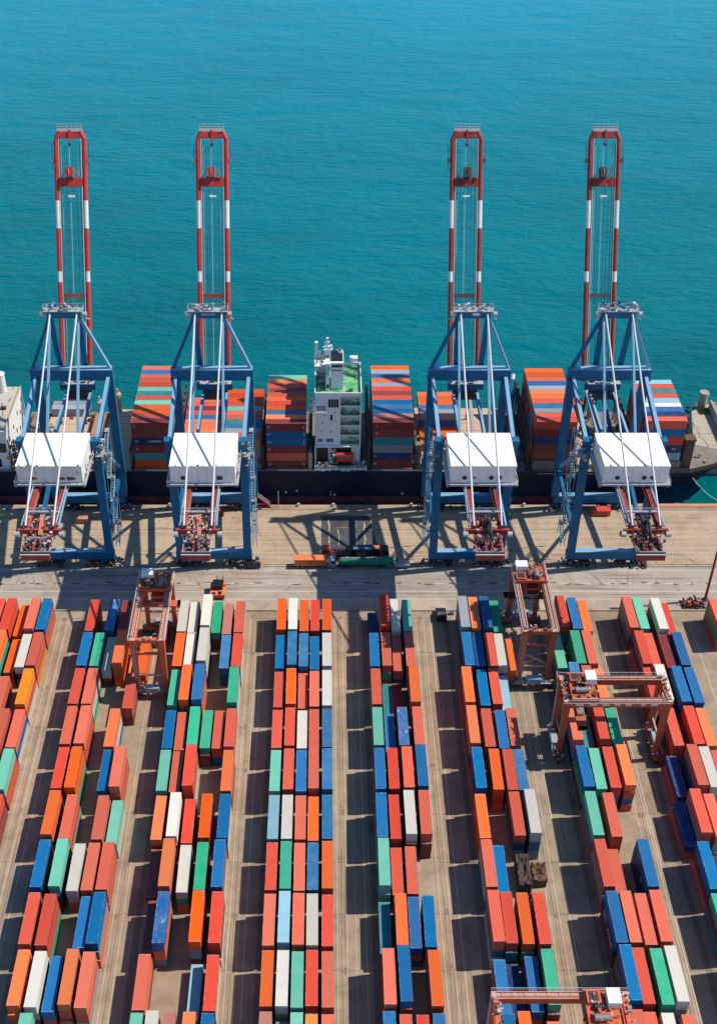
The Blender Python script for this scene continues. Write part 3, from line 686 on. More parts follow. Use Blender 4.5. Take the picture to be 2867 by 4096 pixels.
    for x in (-1.9, 1.5):
        g = mk(); g.tube((x - .9, 235.5, 37.2), (x + .9, 235.5, 37.2), .95, M['grey'] if first else M['darkmetal'], 16)
        for e in (-.95, .9): g.tube((x + e, 235.5, 37.2), (x + e + .06, 235.5, 37.2), 1.2, rear, 16)
        g.build('winch_drum', t)
    g = mk()
    if not first:
        for k in range(14):
            a = k / 14 * math.pi; b2 = (k + 1) / 14 * math.pi
            g.tube((.5, 238.2 + 3 * math.cos(a), 38.2 + 2.2 * math.sin(a)), (.5, 238.2 + 3 * math.cos(b2), 38.2 + 2.2 * math.sin(b2)), .42, M['darkmetal'], 8)
    if not first: g.build('cable_chain', t); g = mk()
    clutter(g, -3.7, 3.7, 231.5, 245, 36.2, 39.4, 170, [M['grey'], M['pipe'], M['pipe'], M['rod'], rear, M['salmon'], M['lash'], M['darkmetal']] if first else [M['darkmetal'], M['lash'], rear, M['darkmetal'], M['pipe']], seed + 9, (.2, .85)); g.build('hoist_gear', t)['kind'] = LOOSE
    for s in (-1, 1):
        g = mk(); g.tube((s * 5.0, 237.6, 37.6), (s * 6.2, 237.6, 37.6), .75, M['pipe'], 12); g.cbox((s * 5.7, 238.6, 36.9), (1.1, 1.2, .9), M['grey'] if first else M['darkmetal']); g.build('sheave', t)
    # boom, raised to 60 degrees
    ca, sa = .5, math.sqrt(.75)
    bp = lambda x, l, up=0.: (x + bx, 303 + l * ca - up * sa, 42 + l * sa + up * ca)
    U = Vector((0, -sa, ca))
    for s in (-1, 1):
        g = mk(); R_ = .67
        for l0, l1, m in ((0, 28.7, red), (28.7, 31.7, M['band']), (31.7, 43.9, red), (43.9, 51.7, M['band']), (51.7, 68.6, red)):
            g.tube(bp(s * 4.05, l0), bp(s * 4.05, l1), R_, m, 12)
        g.tube(bp(s * 4.05, 68.6), bp(s * 2.9, 70.9), R_, red, 12, .8)
        for l in (10, 37, 62.5): g.tube(bp(s * 4.05, l), bp(s * 4.05, l + .35), R_ + .07, red, 12)
        g.build('boom_girder', t)
        g = mk(); g.path([bp(s * 3.2, l, .5) for l in (0, 69)], .09, M['rod'], 4); g.path([bp(s * 3.3, l, -.6) for l in (0, 69)], .14, M['darkmetal'], 4); g.build('trolley_rail', t)
    g = mk(); g.beam(bp(-3.1, 70.2), bp(3.1, 70.2), 2.2, 1.3, red, U); g.beam(bp(-3.6, 71.4, .6), bp(3.6, 71.4, .6), 1.2, .15, M['pipe'], U)
    for x in (-3.4, -2, -.7, .7, 2, 3.4): g.tube(bp(x, 71.4, .6), bp(x, 72.9, .9), .06, M['pipe'], 4)
    for q in (72.1, 72.9): g.tube(bp(-3.4, q, .75), bp(3.4, q, .75), .06, M['pipe'], 4)
    g.beam(bp(0, 71.2, .8), bp(0, 67.6, .8), .5, .5, red, (1, 0, 0)); g.tube(bp(-.4, 67.3, .7), bp(.4, 67.3, .7), .5, M['lash'], 8)
    clutter(g, -3 + bx, 3 + bx, 337.5, 338.3, 102.4, 103.6, 12, [red, M['lash'], M['grey']], seed + 4, (.2, .6)); g.build('boom_tip', t)
    g = mk(); g.beam(bp(-3.5, 24.8), bp(3.5, 24.8), 1.1, .8, M['rust'] if first else M['lash'], U)
    g.build('boom_tie', t)
    g = mk(); g.beam(bp(-3.4, 56.8), bp(3.4, 56.8), 2.3, 1.2, red, U); clutter(g, -3 + bx, 3 + bx, 331, 332, 91.5, 92.8, 16, [red, M['rust'], M['lash']], seed + 5, (.2, .8))
    for s in (-1, 1): g.tube(bp(s * 2.7, 58, .6), bp(s * 1.2, 60.6, .9), .12, red, 5)
    tr = g.build('trolley', t)
    g = mk(); g.beam(bp(-.2 + dx4, 58.1, .9), bp(-.2 + dx4, 60.8, .9), 2.6, 1.8, red if first else M['lash'], (1, 0, 0)); g.beam(bp(-.2 + dx4, 58.9, 1.82), bp(-.2 + dx4, 60.4, 1.82), 1.2, .06, M['white'] if seed % 2 else M['glass'], (1, 0, 0)); g.build('cab', tr)
    g = mk(); g.beam(bp(-.9, 52.9, .4), bp(1.0, 52.9, .4), .5, .6, M['white'], U); g.tube(bp(-.8, 53, .4), bp(-.3, 55.8, .4), .06, M['darkmetal'], 4); g.tube(bp(.8, 53, .4), bp(.3, 55.8, .4), .06, M['darkmetal'], 4); g.build('head_block', t)
    g = mk()
    for i, x in enumerate((-2.6, -1.7, -1.1, -.3, .6, 1.5, 2.3)):
        R = random.Random(seed * 7 + i); l0 = R.choice((0, 2, 12)); l1 = R.choice((52, 67, 67)); sag = R.uniform(.1, 1.)
        pts = [bp(x + R.uniform(-.3, .3) * 0, l0 + (l1 - l0) * k / 6, -sag * math.sin(math.pi * k / 6)) for k in range(7)]
        g.path(pts, .05, M['darkmetal'] if i % 3 else M['rod'], 4)
    for k in range(26):
        l = 8 + k * 1.6; g.tube(bp(1.5, l, -.3), bp(2.3, l, -.3), .035, M['darkmetal'], 4)
    g.build('hoist_rope', t)
    g = mk()
    for k in range(20):
        l = 4 + k * 3.2
        if not 54 < l < 60: g.tube(bp(-3.2, l, -.6), bp(-2.5, l + .8, -.6), .05, M['darkmetal'], 4); g.tube(bp(3.2, l, -.6), bp(2.5, l + .8, -.6), .05, M['darkmetal'], 4)
    for s in (-1, 1):
        g.path([bp(s * 2.5, l, -.6) for l in (4, 68)], .06, M['darkmetal'], 4)
        for l in (60.5, 63, 65.5): g.tube(bp(s * 5.2, l), bp(s * 5.2, l + 2.4), .07, M['darkmetal'], 4); g.tube(bp(s * 4.4, l), bp(s * 5.3, l), .09, M['darkmetal'], 4)
        g.beam(bp(s * 5.1, 62.4), bp(s * 5.1, 63.4), .7, .9, M['grey'] if first else M['lash'], U)
    g.build('cable_festoon', t)
    # boom foot
    g = mk(); g.box(-5.2, 5.2, 301.2, 302.8, 40.2, 42.6, B); g.box(-4.6, 4.9, 300.2, 304.6, 42.7, 42.9, M['pipe']); g.rail([(-4.6, 304.5, 42.9), (4.9, 304.5, 42.9)], M['pipe'])
    clutter(g, -4.6, 4.6, 300.4, 304.4, 43, 46.4, 46, [M['darkmetal'], M['grey'], M['pipe'], M['rust']], seed + 6, (.3, 1.3))
    g.box(-3.6, 3.6, 300.6, 303.4, 37.2, 39.4, M['lash']); g.build('boom_hinge', t)
    # bogies
    for y in (270, 296.8):
        for s in (-1, 1):
            g = mk(); c = s * 7.4
            g.box(c - 3.4, c + 3.4, y - .45, y + .45, 1.65, 2.1, M['darkmetal']); g.box(c - .5, c + .5, y - .5, y + .5, 2.1, 2.55, B)
            for k in (-2.1, 2.1): g.box(c + k - 1.5, c + k + 1.5, y - .4, y + .4, .95, 1.55, B if s * k > 0 else M['darkmetal'])
            for k in (-2.6, -.9, .9, 2.6): g.tube((c + k, y - .8, 1.1), (c + k, y - .4, 1.1), .3, M['grey'], 8); g.cbox((c + k, y - 1.0, 1.0), (.7, .6, .6), M['darkmetal'])
            clutter(g, c - 5.4, c + 5.4, y - 2.2, y + 1., .4, 2.4, 60, [M['darkmetal'], M['darkmetal'], M['grey'], M['lash'], M['black'], B], seed + int(c) + int(y), (.25, .9))
            o = g.build('bogie', t)
            for k in (-2.85, -1.35, 1.35, 2.85): attach(STEEL_WHEEL, 'wheel', o, (c + k, y - Yc, .42))
    # stair tower on one side
    g = mk(); x0 = side * 11.3; x1 = side * 12.3; up = True
    for i in range(9):
        z0 = 5 + i * 4.1; z1 = z0 + 4.1; ya, yb = (273.0, 278.0) if i % 2 == 0 else (278.0, 273.0)
        for x in (x0, x1): g.beam((x, ya, z0), (x, yb, z1), .1, .3, P2)
        for k in range(1, 9): q = k / 9; g.cbox(((x0 + x1) / 2, ya + (yb - ya) * q, z0 + 4.1 * q), (.9, .35, .06), P2)
        g.box(min(x0, x1) - .1, max(x0, x1) + .1, yb - .9, yb + .9, z1 - .05, z1 + .05, M['pipe'])
        g.rail([(x1, ya, z0), (x1, yb, z1)], M['pipe'], 1.1, .05)
    for y in (272.4, 278.6):
        for x in (x0, x1): g.beam((x, y, 4.6), (x, y, 42), .16, .16, P2)
    g.build('stair', t)
    # service column with cabinets and lamps on the land-side leg
    g = mk(); xs = side * 10.9
    clutter(g, xs - .8, xs + .9, 268.6, 271, 36, 44.5, 26, [M['pipe'], M['grey'], M['rod'], P2], seed + 8, (.3, 1.1))
    g.box(xs - 1.0, xs + 1.0, 267.8, 271.6, 39.9, 40.05, M['pipe']); g.rail([(xs - 1, 267.9, 40.05), (xs + 1, 267.9, 40.05), (xs + 1, 271.5, 40.05)], M['pipe']); g.build('service_platform', t)
    return t
sts(-72.0, 1, M['red'], M['red'], 'blue quay crane with raised red boom beside the white deckhouse, rust-stained machinery house', 101, 'rust', bx=-.45)
sts(-32.0, 1, M['red'], M['red'], 'blue quay crane with raised red boom straddling the lane above the black pickup', 203, 2)
sts(41.3, -1, M['rust'], M['rust'], 'blue quay crane with dull red boom and white placard, next to the green tank lorry', 302, 4, .4, True, -.7)
sts(81.3, -1, M['rust'], M['rust'], 'blue quay crane with dull red boom nearest the bow and the breakwater', 405, 3, -.2, bx=-1.4)

# ------------------------------------------------------------------ rubber tyred gantry cranes in the yard
RTYRE = wheel_mesh(.75, .5, M['tyre'], M['grey'])
def rtg(loc, rz, orange, tx, label, seed, span=23.6, ht=21.0, deck='dark'):
    t = thing('yard_gantry_crane', label, 'crane', loc, rz, 'orange gantry cranes over the container blocks')
    s2 = span / 2; b2 = 3.6
    for sx in (-1, 1):
        for sy in (-1, 1):
            g = MB(); g.beam((sx * s2, sy * b2, 2.6), (sx * s2, sy * b2, ht - 1.6), 1.1, 1.0, orange, (0, 1, 0), 1.5, 1.55)
            g.box(sx * s2 - .65, sx * s2 + .65, sy * b2 - .7, sy * b2 + .7, 2.3, 2.9, orange); g.build('leg', t)
        g = MB(); x = sx * s2
        g.box(x - .55, x + .55, -5.4, 5.4, 1.35, 2.3, orange); g.box(x + sx * .6 - .9, x + sx * .6 + .9, -4.6, 4.4, 2.32, 2.5, M['tarp'] if deck != 'dark' else M['grey'])
        g.box(x + sx * .7 - .8, x + sx * .7 + .8, -1.9, 1.7, 2.5, 4.1, M['blue2'] if deck != 'dark' else M['tarp']); g.box(x + sx * .6 - .7, x + sx * .6 + .7, 2.2, 4.4, 2.5, 3.6, M['grey'])
        clutter(g, x - .9, x + .9, -5.2, 5.2, 2.4, 3.5, 26, [M['darkmetal'], M['grey'], M['pipe'], M['tarp']], seed + sx, (.25, .9))
        g.rail([(x + sx * 1.5, -4.6, 2.5), (x + sx * 1.5, 4.6, 2.5)], M['rod'], 1.1, .05)
        g.beam((x, -b2, 7.5), (x, b2, 7.5), .35, .35, M['rtgtop'])
        if deck != 'dark':
            g.beam((x, -b2, 8.0), (x, b2, 12.2), .22, .3, M['rtgtop']); g.beam((x, b2, 8.0), (x, 0, 10.1), .18, .25, M['rtgtop'])
        o = g.build('wheel_frame', t)
        for y in (-4.9, -3.3, 3.3, 4.9): attach(RTYRE, 'wheel', o, (x, y, .75), (0, 0, rad(90)))
    for sy in (-1, 1):
        g = MB(); g.box(-s2 - 1.0, s2 + 1.0, sy * b2 - .78, sy * b2 + .78, ht - 1.7, ht, orange); g.box(-s2 - .9, s2 + .9, sy * b2 - .74, sy * b2 + .74, ht + .002, ht + .03, M['rtgtop'])
        g.box(-s2, s2, sy * b2 + .4, sy * b2 + .5, ht + .03, ht + .3, orange); g.box(-s2, s2, sy * b2 - .5, sy * b2 - .4, ht + .03, ht + .3, orange)
        for k in range(11): x = -s2 + 1 + k * 2.15; g.box(x - .08, x + .08, sy * b2 - .5, sy * b2 + .5, ht + .03, ht + .2, M['rtgtop'])
        g.box(-s2, s2, sy * b2 - .1, sy * b2 + .05, ht + .03, ht + .16, M['pipe'])
        R = random.Random(seed + 40)
        if sy < 0:
            for k in range(7):      # remains of old painted letters on the outer face
                x = -s2 + 3 + k * 2.9 + R.uniform(-.4, .4); w = R.uniform(.5, 1.3)
                g.box(x - w, x + w, -b2 - .80, -b2 - .78, ht - 1.2, ht - .45, M['band'])
        o = g.build('girder', t)
        g = MB(); y = sy * (b2 + .95); g.box(-s2 - .9, s2 + .9, min(y, sy * (b2 + .6)), max(y, sy * (b2 + .6)), ht - .35, ht - .28, M['rtgtop'])
        g.rail([(-s2 - .9, y, ht - .3), (s2 + .9, y, ht - .3)], M['rod'], 1.15, .055, 2.4); g.build('walkway', t)
    for sx in (-1, 1):       # knee braces, ladder and cabinets on the legs
        g = MB(); x = sx * s2
        for sy in (-1, 1): g.beam((x, sy * b2, ht - 5.2), (x, sy * (b2 - 2.2), ht - 1.2), .4, .4, orange)
        g.beam((x, -b2, ht - 5.4), (x, b2, ht - 5.4), .5, .6, orange); g.build('knee_brace', t)
        g = MB(); xl = x + sx * .95
        for y in (b2 - .3, b2 + .3): g.tube((xl, y, 2.6), (xl, y, ht - .5), .06, M['rod'], 4)
        for k in range(24): z = 3 + k * .7; g.tube((xl, b2 - .3, z), (xl, b2 + .3, z), .04, M['rod'], 4)
        g.build('ladder', t)
    g = MB(); g.box(s2 - .3, s2 + 1.0, -1.4, 1.2, ht - 8.2, ht - 5.7, orange); g.box(s2 + 1.0, s2 + 1.04, -1.0, .8, ht - 7.8, ht - 6.2, M['darkmetal']); g.build('switch_room', t)
    for sx in (-1, 1):
        g = MB(); x = sx * (s2 + .2); g.box(x - .5, x + .5, -b2 + .6, b2 - .6, ht - 1.2, ht - .1, orange); clutter(g, x - .8, x + .8, -3.8, 3.8, ht - .2, ht + .9, 16, [M['pipe'], M['grey'], M['darkmetal'], M['rtgtop']], seed + 70 + sx, (.25, .8)); g.build('end_tie', t)
    # trolley with winches, white cabinet and cab below
    g = MB(); g.box(tx - 3.3, tx + 3.3, -4.3, 4.3, ht + .18, ht + .6, orange)
    for y in (-4.25, 4.05): g.box(tx - 3.3, tx + 3.3, y, y + .2, ht + .6, ht + 1.0, M['rtgtop'])
    for x in (-3.3, 3.1): g.box(tx + x, tx + x + .2, -4.05, 4.05, ht + .6, ht + 1.0, orange)
    tr = g.build('trolley', t)
    g = MB(); g.box(tx + .6, tx + 3.1, .5, 3.6, ht + .6, ht + 2.6, M['shipwhite']); g.build('electric_cabinet', tr)
    g = MB(); g.tube((tx - 2.2, -1.6, ht + 1.3), (tx + .6, -1.6, ht + 1.3), .7, M['grey'], 14); g.build('winch_drum', tr)
    g = MB(); g.tube((tx - 1.8, .6, ht + 1.2), (tx + .2, .6, ht + 1.2), .5, M['darkmetal'], 12); g.build('winch_drum', tr); g = MB()
    clutter(g, tx - 2.8, tx + 2.8, -3.6, 3.4, ht + .7, ht + 1.7, 40, [M['darkmetal'], orange, M['grey'], M['pipe'], M['signred']], seed + 5, (.2, .8)); g.build('winch_gear', tr)['kind'] = LOOSE
    g = MB(); g.box(tx - 3.0, tx - .4, 1.2, 3.9, ht + .6, ht + 1.5, orange); g.box(tx - 2.6, tx - .8, 1.6, 3.5, ht + 1.5, ht + 1.54, M['darkmetal']); g.build('machinery_cover', tr)
    g = MB(); g.box(tx - 3.2, tx - 1.0, -2.4, 1.0, ht - 4.2, ht - 1.7, orange); g.box(tx - 3.23, tx - 3.2, -2.2, .8, ht - 3.7, ht - 2.3, M['glass']); g.box(tx - 3.0, tx - 1.2, -2.43, -2.4, ht - 3.7, ht - 2.3, M['glass'])
    for y in (-2.2, .8): g.tube((tx - 2, y, ht - 1.7), (tx - 2, y, ht + .2), .12, orange, 6)
    g.build('cab', tr)
    g = MB(); g.box(tx - 1.2, tx + 1.2, -6.0, 6.0, 13.2, 13.7, orange if seed % 2 else M['darkmetal'])
    for y in (-5.6, 5.6): g.box(tx - 1.22, tx + 1.22, y - .4, y + .4, 12.9, 13.7, M['yellow'])
    g.box(tx - .8, tx + .8, -2, 2, 13.7, 14.4, M['grey']); g.build('spreader', tr)
    for x in (-.7, .7):
        for y in (-1.7, 1.7): g = MB(); g.tube((tx + x, y, 14.4), (tx + x * 1.3, y, ht + .2), .04, M['darkmetal'], 4); g.build('hoist_rope', tr)
    return t
rtg((-44.2, 229.4, 0), rad(90), M['rtg2'], 8.6, 'bright orange gantry crane turned across the lane between the second and third blocks', 11, ht=20.6)
rtg((54.1, 232.6, 0), rad(90), M['rtg'], 8.6, 'rusty orange gantry crane with blue tarpaulins standing at the quay end', 22, ht=20.6, deck='blue')
rtg((68.9, 200.0, 0), 0, M['rtg'], -7.6, 'rusty orange gantry crane spanning the block under faded letters on its girder', 33)
rtg((43.9, 118.4, 0), 0, M['rtg2'], 7.6, 'orange gantry crane nearest the viewer, its trolley beside the white container', 44)
# ------------------------------------------------------------------ container ship
ship = thing('container_ship', 'long navy container ship with red waterline and white bridge moored along the quay', 'ship', (0, 302, 0))
so_ = (0, 302, 0); mk = lambda: MB(so_)
Y0, Y1, DK = 302.0, 337.0, 9.0
def hull_ring(z, inset=0.):
    f = max(0, (DK - z) / (DK + 5)) ** .8       # the bow flares: narrow at the waterline, wide at deck level
    return [(-190, Y0 + inset, z), (102 - 14 * f, Y0 + inset, z), (113 - 12 * f, Y0 + .6 + 4 * f + inset, z), (125 - 14 * f, Y0 + 4.5 + 7 * f + inset, z), (131 - 12 * f, 313 + 2 * f, z), (118, 318 - inset, z), (112, 330 - inset, z), (106, Y1 - inset, z), (-190, Y1 - inset, z)]
def shell(g, zs, mats):
    rings = [hull_ring(z, i) for z, i in zs]; n = len(rings[0])
    for k in range(len(rings) - 1):
        vs = rings[k] + rings[k + 1]; g.add(vs, [(i, (i + 1) % n, n + (i + 1) % n, n + i) for i in range(n)], mats[k])
g = mk(); shell(g, [(.25, 0), (4, 0), (DK, 0)], [M['hull'], M['hull']]); g.build('hull', ship)
g = mk(); shell(g, [(-5, .3), (.25, 0)], [M['boot']]); g.build('boot_topping', ship)
g = mk(); r = hull_ring(DK - .02, .05); g.add(r, [tuple(range(len(r)))], M['deck']); g.build('deck', ship)
g = mk(); pts = hull_ring(DK, .15)
for a, b in zip(pts[:4], pts[1:5]): g.beam(Vector(a) + Vector((0, 0, .35 if a[0] < 100 else .7)), Vector(b) + Vector((0, 0, .5 if b[0] < 110 else .9)), .12, .7 if a[0] < 100 else 1.6, M['hull'] if a[0] < 100 else M['lash'])
g.build('bulwark', ship)
g = mk(); g.rail([(-40, Y0 + .3, DK + .1), (56, Y0 + .3, DK + .1)], M['pipe'], 1.2, .06, 3.); g.rail([(-100, Y0 + .3, DK + .1), (-46, Y0 + .3, DK + .1)], M['pipe'], 1.2, .06, 3.); g.build('rail', ship)
# hatch covers and cargo decks
def hatch(x0, x1, y0, y1, z0, z1, m, name='hatch_cover'):
    g = mk(); g.box(x0, x1, y0, y1, z0, z1, m); k = max(2, int((y1 - y0) / 4))
    for i in range(1, k): y = y0 + (y1 - y0) * i / k; g.box(x0, x1, y - .06, y + .06, z1, z1 + .02, M['dark'])
    for x in (x0, x1): g.box(x - .15, x + .15, y0, y1, z0, z1 + .15, M['lash'])
    return g.build(name, ship)
hatch(-58.9, -45.8, 303.2, 336.4, DK, 10.15, M['deck']); hatch(-18.2, -5, 303.2, 334, DK, 10.15, M['deck']); hatch(14.6, 27.6, 303.2, 336.4, DK, 10.25, M['deck'])
hatch(-44.2, -19.2, 305, 336.4, DK, 10.4, M['hatch']); hatch(29.5, 42.6, 304.5, 336.4, DK, 10.9, M['hatch'])
hatch(43.6, 57.5, 306, 336.6, DK, 10.6, M['hatch']); hatch(58.6, 62.6, 309, 336.6, DK, 9.6, M['deck'])
hatch(64, 77, 303.2, 335.5, DK, 13.2, M['deck'], 'hatch_coaming'); hatch(78, 84.5, 305, 333, DK, 10.6, M['hatch']); hatch(85, 96, 305, 330, DK, 10.2, M['deck'])
hatch(96.8, 109.9, 303.2, 328, DK, 12.8, M['deck'], 'hatch_coaming')
# open holds and tan covers under the first crane
hatch(-70.6, -59.6, 303.5, 336.2, DK, 10.4, M['hatch']); hatch(-75, -71.2, 305, 333, DK, 10.9, M['hatch2']); hatch(-89.5, -76, 318, 331, DK, 10.9, M['hatch'])
hatch(-95.5, -90.5, 306, 334, DK, 10.2, M['deck']); hatch(-89.5, -76, 304, 307, DK, 11, M['hatch2'])
g = mk(); g.box(-89.5, -76, 307.3, 317.7, DK, 9.05, M['boot'])
for x in (-89.5, -85, -80.5, -76.2): g.box(x, x + .25, 307.3, 317.7, 9.05, 11.2, M['hatch2'])
clutter(g, -89, -77, 308, 317, 9.2, 10.6, 40, [M['boot'], M['hatch2'], M['lash'], M['grey'], M['coping']], 77, (.4, 1.6)); g.build('open_hold', ship)
g = mk(); clutter(g, -95, -76, 304, 336, 10, 11.5, 70, [M['hatch2'], M['lash'], M['grey'], M['hatch'], M['boot']], 78, (.4, 1.8)); clutter(g, -74, -60, 304, 310, 9.3, 10.4, 24, [M['lash'], M['hatch2'], M['grey']], 79, (.3, 1.2)); g.build('deck_gear', ship)['kind'] = LOOSE
g = mk(); clutter(g, 43, 63, 304, 310, 9.5, 11, 40, [M['lash'], M['grey'], M['hatch'], M['pipe']], 80, (.3, 1.4)); clutter(g, 28, 33, 303.5, 314, 9.6, 12, 24, [M['lash'], M['hatch'], M['grey'], M['rustbox']], 81, (.5, 2.)); clutter(g, 76.8, 86, 312, 330, 10.6, 12, 20, [M['lash'], M['grey'], M['hatch2']], 82, (.3, 1.4)); clutter(g, 110, 124, 305, 312, 9.0, 9.8, 26, [M['hatch2'], M['lash'], M['grey'], M['hatch']], 83, (.3, 1.2)); g.build('deck_gear', ship)['kind'] = LOOSE
for x, y, z, m in ((-67.5, 335.2, 17, M['hatch']), (-73.5, 334.5, 14.5, M['pipe']), (80.2, 334, 15.5, M['black']), (87.2, 333.5, 15, M['pipe'])):
    g = mk(); g.tube((x, y, DK), (x, y, z), .95, m, 10); g.tube((x, y, z), (x, y, z + .5), 1.2, m, 10, .9); g.tube((x, y, z + .5), (x, y, z + 2), .35, m, 8); g.build('ventilator', ship)
# crane jibs, lashing bridges
def lash(x, y0, y1, z0, z1, m):
    g = mk(); g.box(x - .45, x + .45, y0, y1, z1 - .3, z1, m); y = y0
    while y <= y1 + .01:
        g.box(x - .35, x - .1, y - .15, y + .15, z0, z1 + 1.0, m); g.box(x + .1, x + .35, y - .15, y + .15, z0, z1 + 1.0, m); y += (y1 - y0) / 8
    for k in range(8):
        ya = y0 + (y1 - y0) * k / 8; g.beam((x, ya, z0), (x, ya + (y1 - y0) / 8, z1), .12, .12, m)
    g.rail([(x - .4, y0, z1), (x - .4, y1, z1)], m, 1.1, .05); g.build('lashing_bridge', ship)
lash(-44.9, 304, 336, DK, 19, M['lash']); lash(-18.8, 304, 334, DK, 17, M['lash']); lash(-4.2, 304, 334, DK, 17, M['lash']); lash(13.7, 304, 336.5, DK, 19, M['lash']); lash(28.4, 304, 336, DK, 16, M['lash'])
lash(62.6, 304, 336, DK, 20, M['lash']); lash(77.5, 304, 335, DK, 15, M['lash']); lash(94.6, 304, 332, DK, 19, M['lash']); lash(-59.4, 304, 336, DK, 16, M['lash'])
g = mk(); g.box(110.2, 113.2, 304.0, 306.6, DK, 20, M['rustbox']); g.box(110.6, 112.8, 303.8, 304.0, 10, 19, M['lash']); g.box(110, 113.4, 303.7, 306.8, 20, 20.6, M['rustbox']); g.build('lashing_tower', ship)
g = mk(); g.box(27.9, 29.7, 304, 306, DK, 18.5, M['deck']); g.box(30.0, 31.5, 303.6, 305, DK, 14, M['deck']); g.build('lashing_tower', ship)
for xa, ya, za, xb, yb, zb, m in ((60.5, 333, 24, 58.8, 316, 12, 'blue'), (84.2, 330, 21, 87, 314, 12, 'blue2'), (46.5, 330, 21, 47.5, 315, 11, 'pipe'), (62.4, 336.5, 19, 63.2, 306, 10, 'lash'), (88.8, 334, 22, 92, 318, 11, 'blue')):
    g = mk(); g.beam((xa, ya, za), (xb, yb, zb), .9, 1.1, M[m]); g.tube((xa, ya, za), (xa + .2, ya + 1.2, za + 1.2), .7, M['white'] if za > 20 else M[m], 8); g.beam((xa, ya, za - .3), (xa - .3, ya, DK), .6, .6, M['darkmetal']); g.build('deck_crane_jib', ship)
# bridge superstructure
W = M['shipwhite']; G = M['decks']; RZ = 35.4; F = 305.6
g = mk(); g.box(-2.7, 4.8, F, 323, 17.6, RZ, W); g.box(4.8, 11.0, F + 2.2, 323, 17.6, RZ, W)
g.box(4.6, 4.9, F - .15, F + 2.2, 17.6, RZ + .05, W); g.box(10.75, 11.1, F - .15, F + 2.2, 17.6, RZ + .05, W)
for i in range(6):
    z = 17.6 + i * 3.55; g.box(4.9, 10.75, F - .1, F + 2.2, z - .2, z - .02, W); g.box(4.9, 10.75, F - .05, F + 2.18, z - .016, z + .02, G)
    if i < 5: g.box(4.9, 10.75, F - .12, F - .04, z, z + .14, W)
sup = g.build('bridge_superstructure', ship)
g = mk(); g.box(-2.65, 10.95, F, 322.9, RZ + .004, RZ + .05, G); g.build('roof_deck', sup)
g = mk()
for a, b in (((-2.75, F - .05), (11.05, F - .05)), ((-2.75, 323), (11.05, 323)), ((-2.75, F), (-2.75, 323)), ((11.05, F), (11.05, 323))):
    g.box(min(a[0], b[0]) - .12, max(a[0], b[0]) + .12, min(a[1], b[1]) - .12, max(a[1], b[1]) + .12, RZ, RZ + 1.1, W)
g.build('parapet', sup)
for x0, x1, z0, z1 in ((-2.3, .2, 30.4, 32.1), (1.2, 4.3, 31.2, 34.2), (-.2, .25, 28.3, 28.9), (3, 3.35, 29.2, 29.8), (-.7, -.35, 25.2, 25.8), (-.9, -.55, 22.2, 22.8), (1.9, 2.25, 22.1, 22.7), (-2.0, -.6, 18.7, 19.9), (.6, 2.7, 18.6, 19.9), (1.8, 2.5, 26.6, 28.6)):
    g = mk(); g.box(x0, x1, F - .04, F + .02, z0, z1, M['glass'])
    if x1 - x0 > 1:
        for k in range(1, 4): x = x0 + (x1 - x0) * k / 4; g.box(x - .04, x + .04, F - .08, F - .03, z0, z1, W)
        g.box(x0 - .12, x1 + .12, F - .1, F - .03, z1, z1 + .15, W)
    g.build('window', sup)
for i in range(5):
    z = 17.6 + i * 3.55; g = mk()
    for k, x in enumerate((6.2, 9.2)):
        g.box(x, x + (.9 if k % 2 else .6), F + 3.33, F + 2.21, z + .5 + .4 * (k % 2), z + 2.3, M['glass'])
    clutter(g, 5.2, 10.4, F + .5, F + 1.9, z + .2, z + 1.2, 7, [W, M['grey'], M['pipe'], M['tarp']], 500 + i, (.3, .9)); g.build('window', sup)
g = mk(); g.box(-2.8, .9, F - .5, F, 29.9, 30.3, W); g.box(-2.8, .9, F - .5, F, 32.2, 32.6, W); g.box(.5, .9, F - .5, F, 30.3, 32.2, W); g.box(-2.8, -2.4, F - .5, F, 30.3, 32.2, W); g.box(-2.4, .5, F - .1, F - .05, 30.3, 32.2, M['tealwall'])
g.box(-2.7, .5, F - 1.4, F, 29.6, 29.9, W); g.box(-2.7, .5, F - 1.45, F - 1.3, 29.6, 30.4, W); g.box(-3.7, -2.7, F + .5, F + 5, 29.6, 30.6, W); g.build('bridge_wing', sup)
# funnel, mast tower and roof gear
g = mk(); g.box(1.9, 5.6, 309, 316, RZ, 44.4, W); g.box(2.2, 5.3, 308.9, 309.02, 43.2, 44.0, M['darkmetal']); g.box(2.2, 5.3, 308.92, 309.02, 41.9, 42.3, M['grey']); g.box(1.8, 5.7, 308.9, 316.1, 44.4, 44.75, W); fu = g.build('funnel', sup)
g = mk(); g.box(2.0, 5.5, 309.8, 315.9, 44.75, 44.95, M['black']); g.build('funnel_top', fu)
g = mk(); g.tube((4.6, 314.8, 44.9), (4.6, 314.8, 45.7), .75, M['white'], 14); g.tube((4.6, 314.8, 45.5), (4.6, 314.8, 45.75), .6, M['black'], 14); g.build('exhaust_pipe', fu)
g = mk(); g.box(.4, 1.6, 308.4, 319, RZ, 40.2, W); g.box(.6, 1.4, 308.3, 308.42, 36.4, 37.6, M['darkmetal']); g.build('casing', sup)
g = mk(); g.box(-3.0, 1.7, 318, 325, 37.6, 38.1, W); g.box(-2.8, 1.5, 318.3, 324.7, RZ, 37.6, W); clutter(g, -2.6, 1.2, 318.5, 324.5, 38.3, 39.2, 18, [W, M['grey'], M['pipe'], M['darkmetal']], 91, (.3, 1.)); g.build('upper_deck', sup)
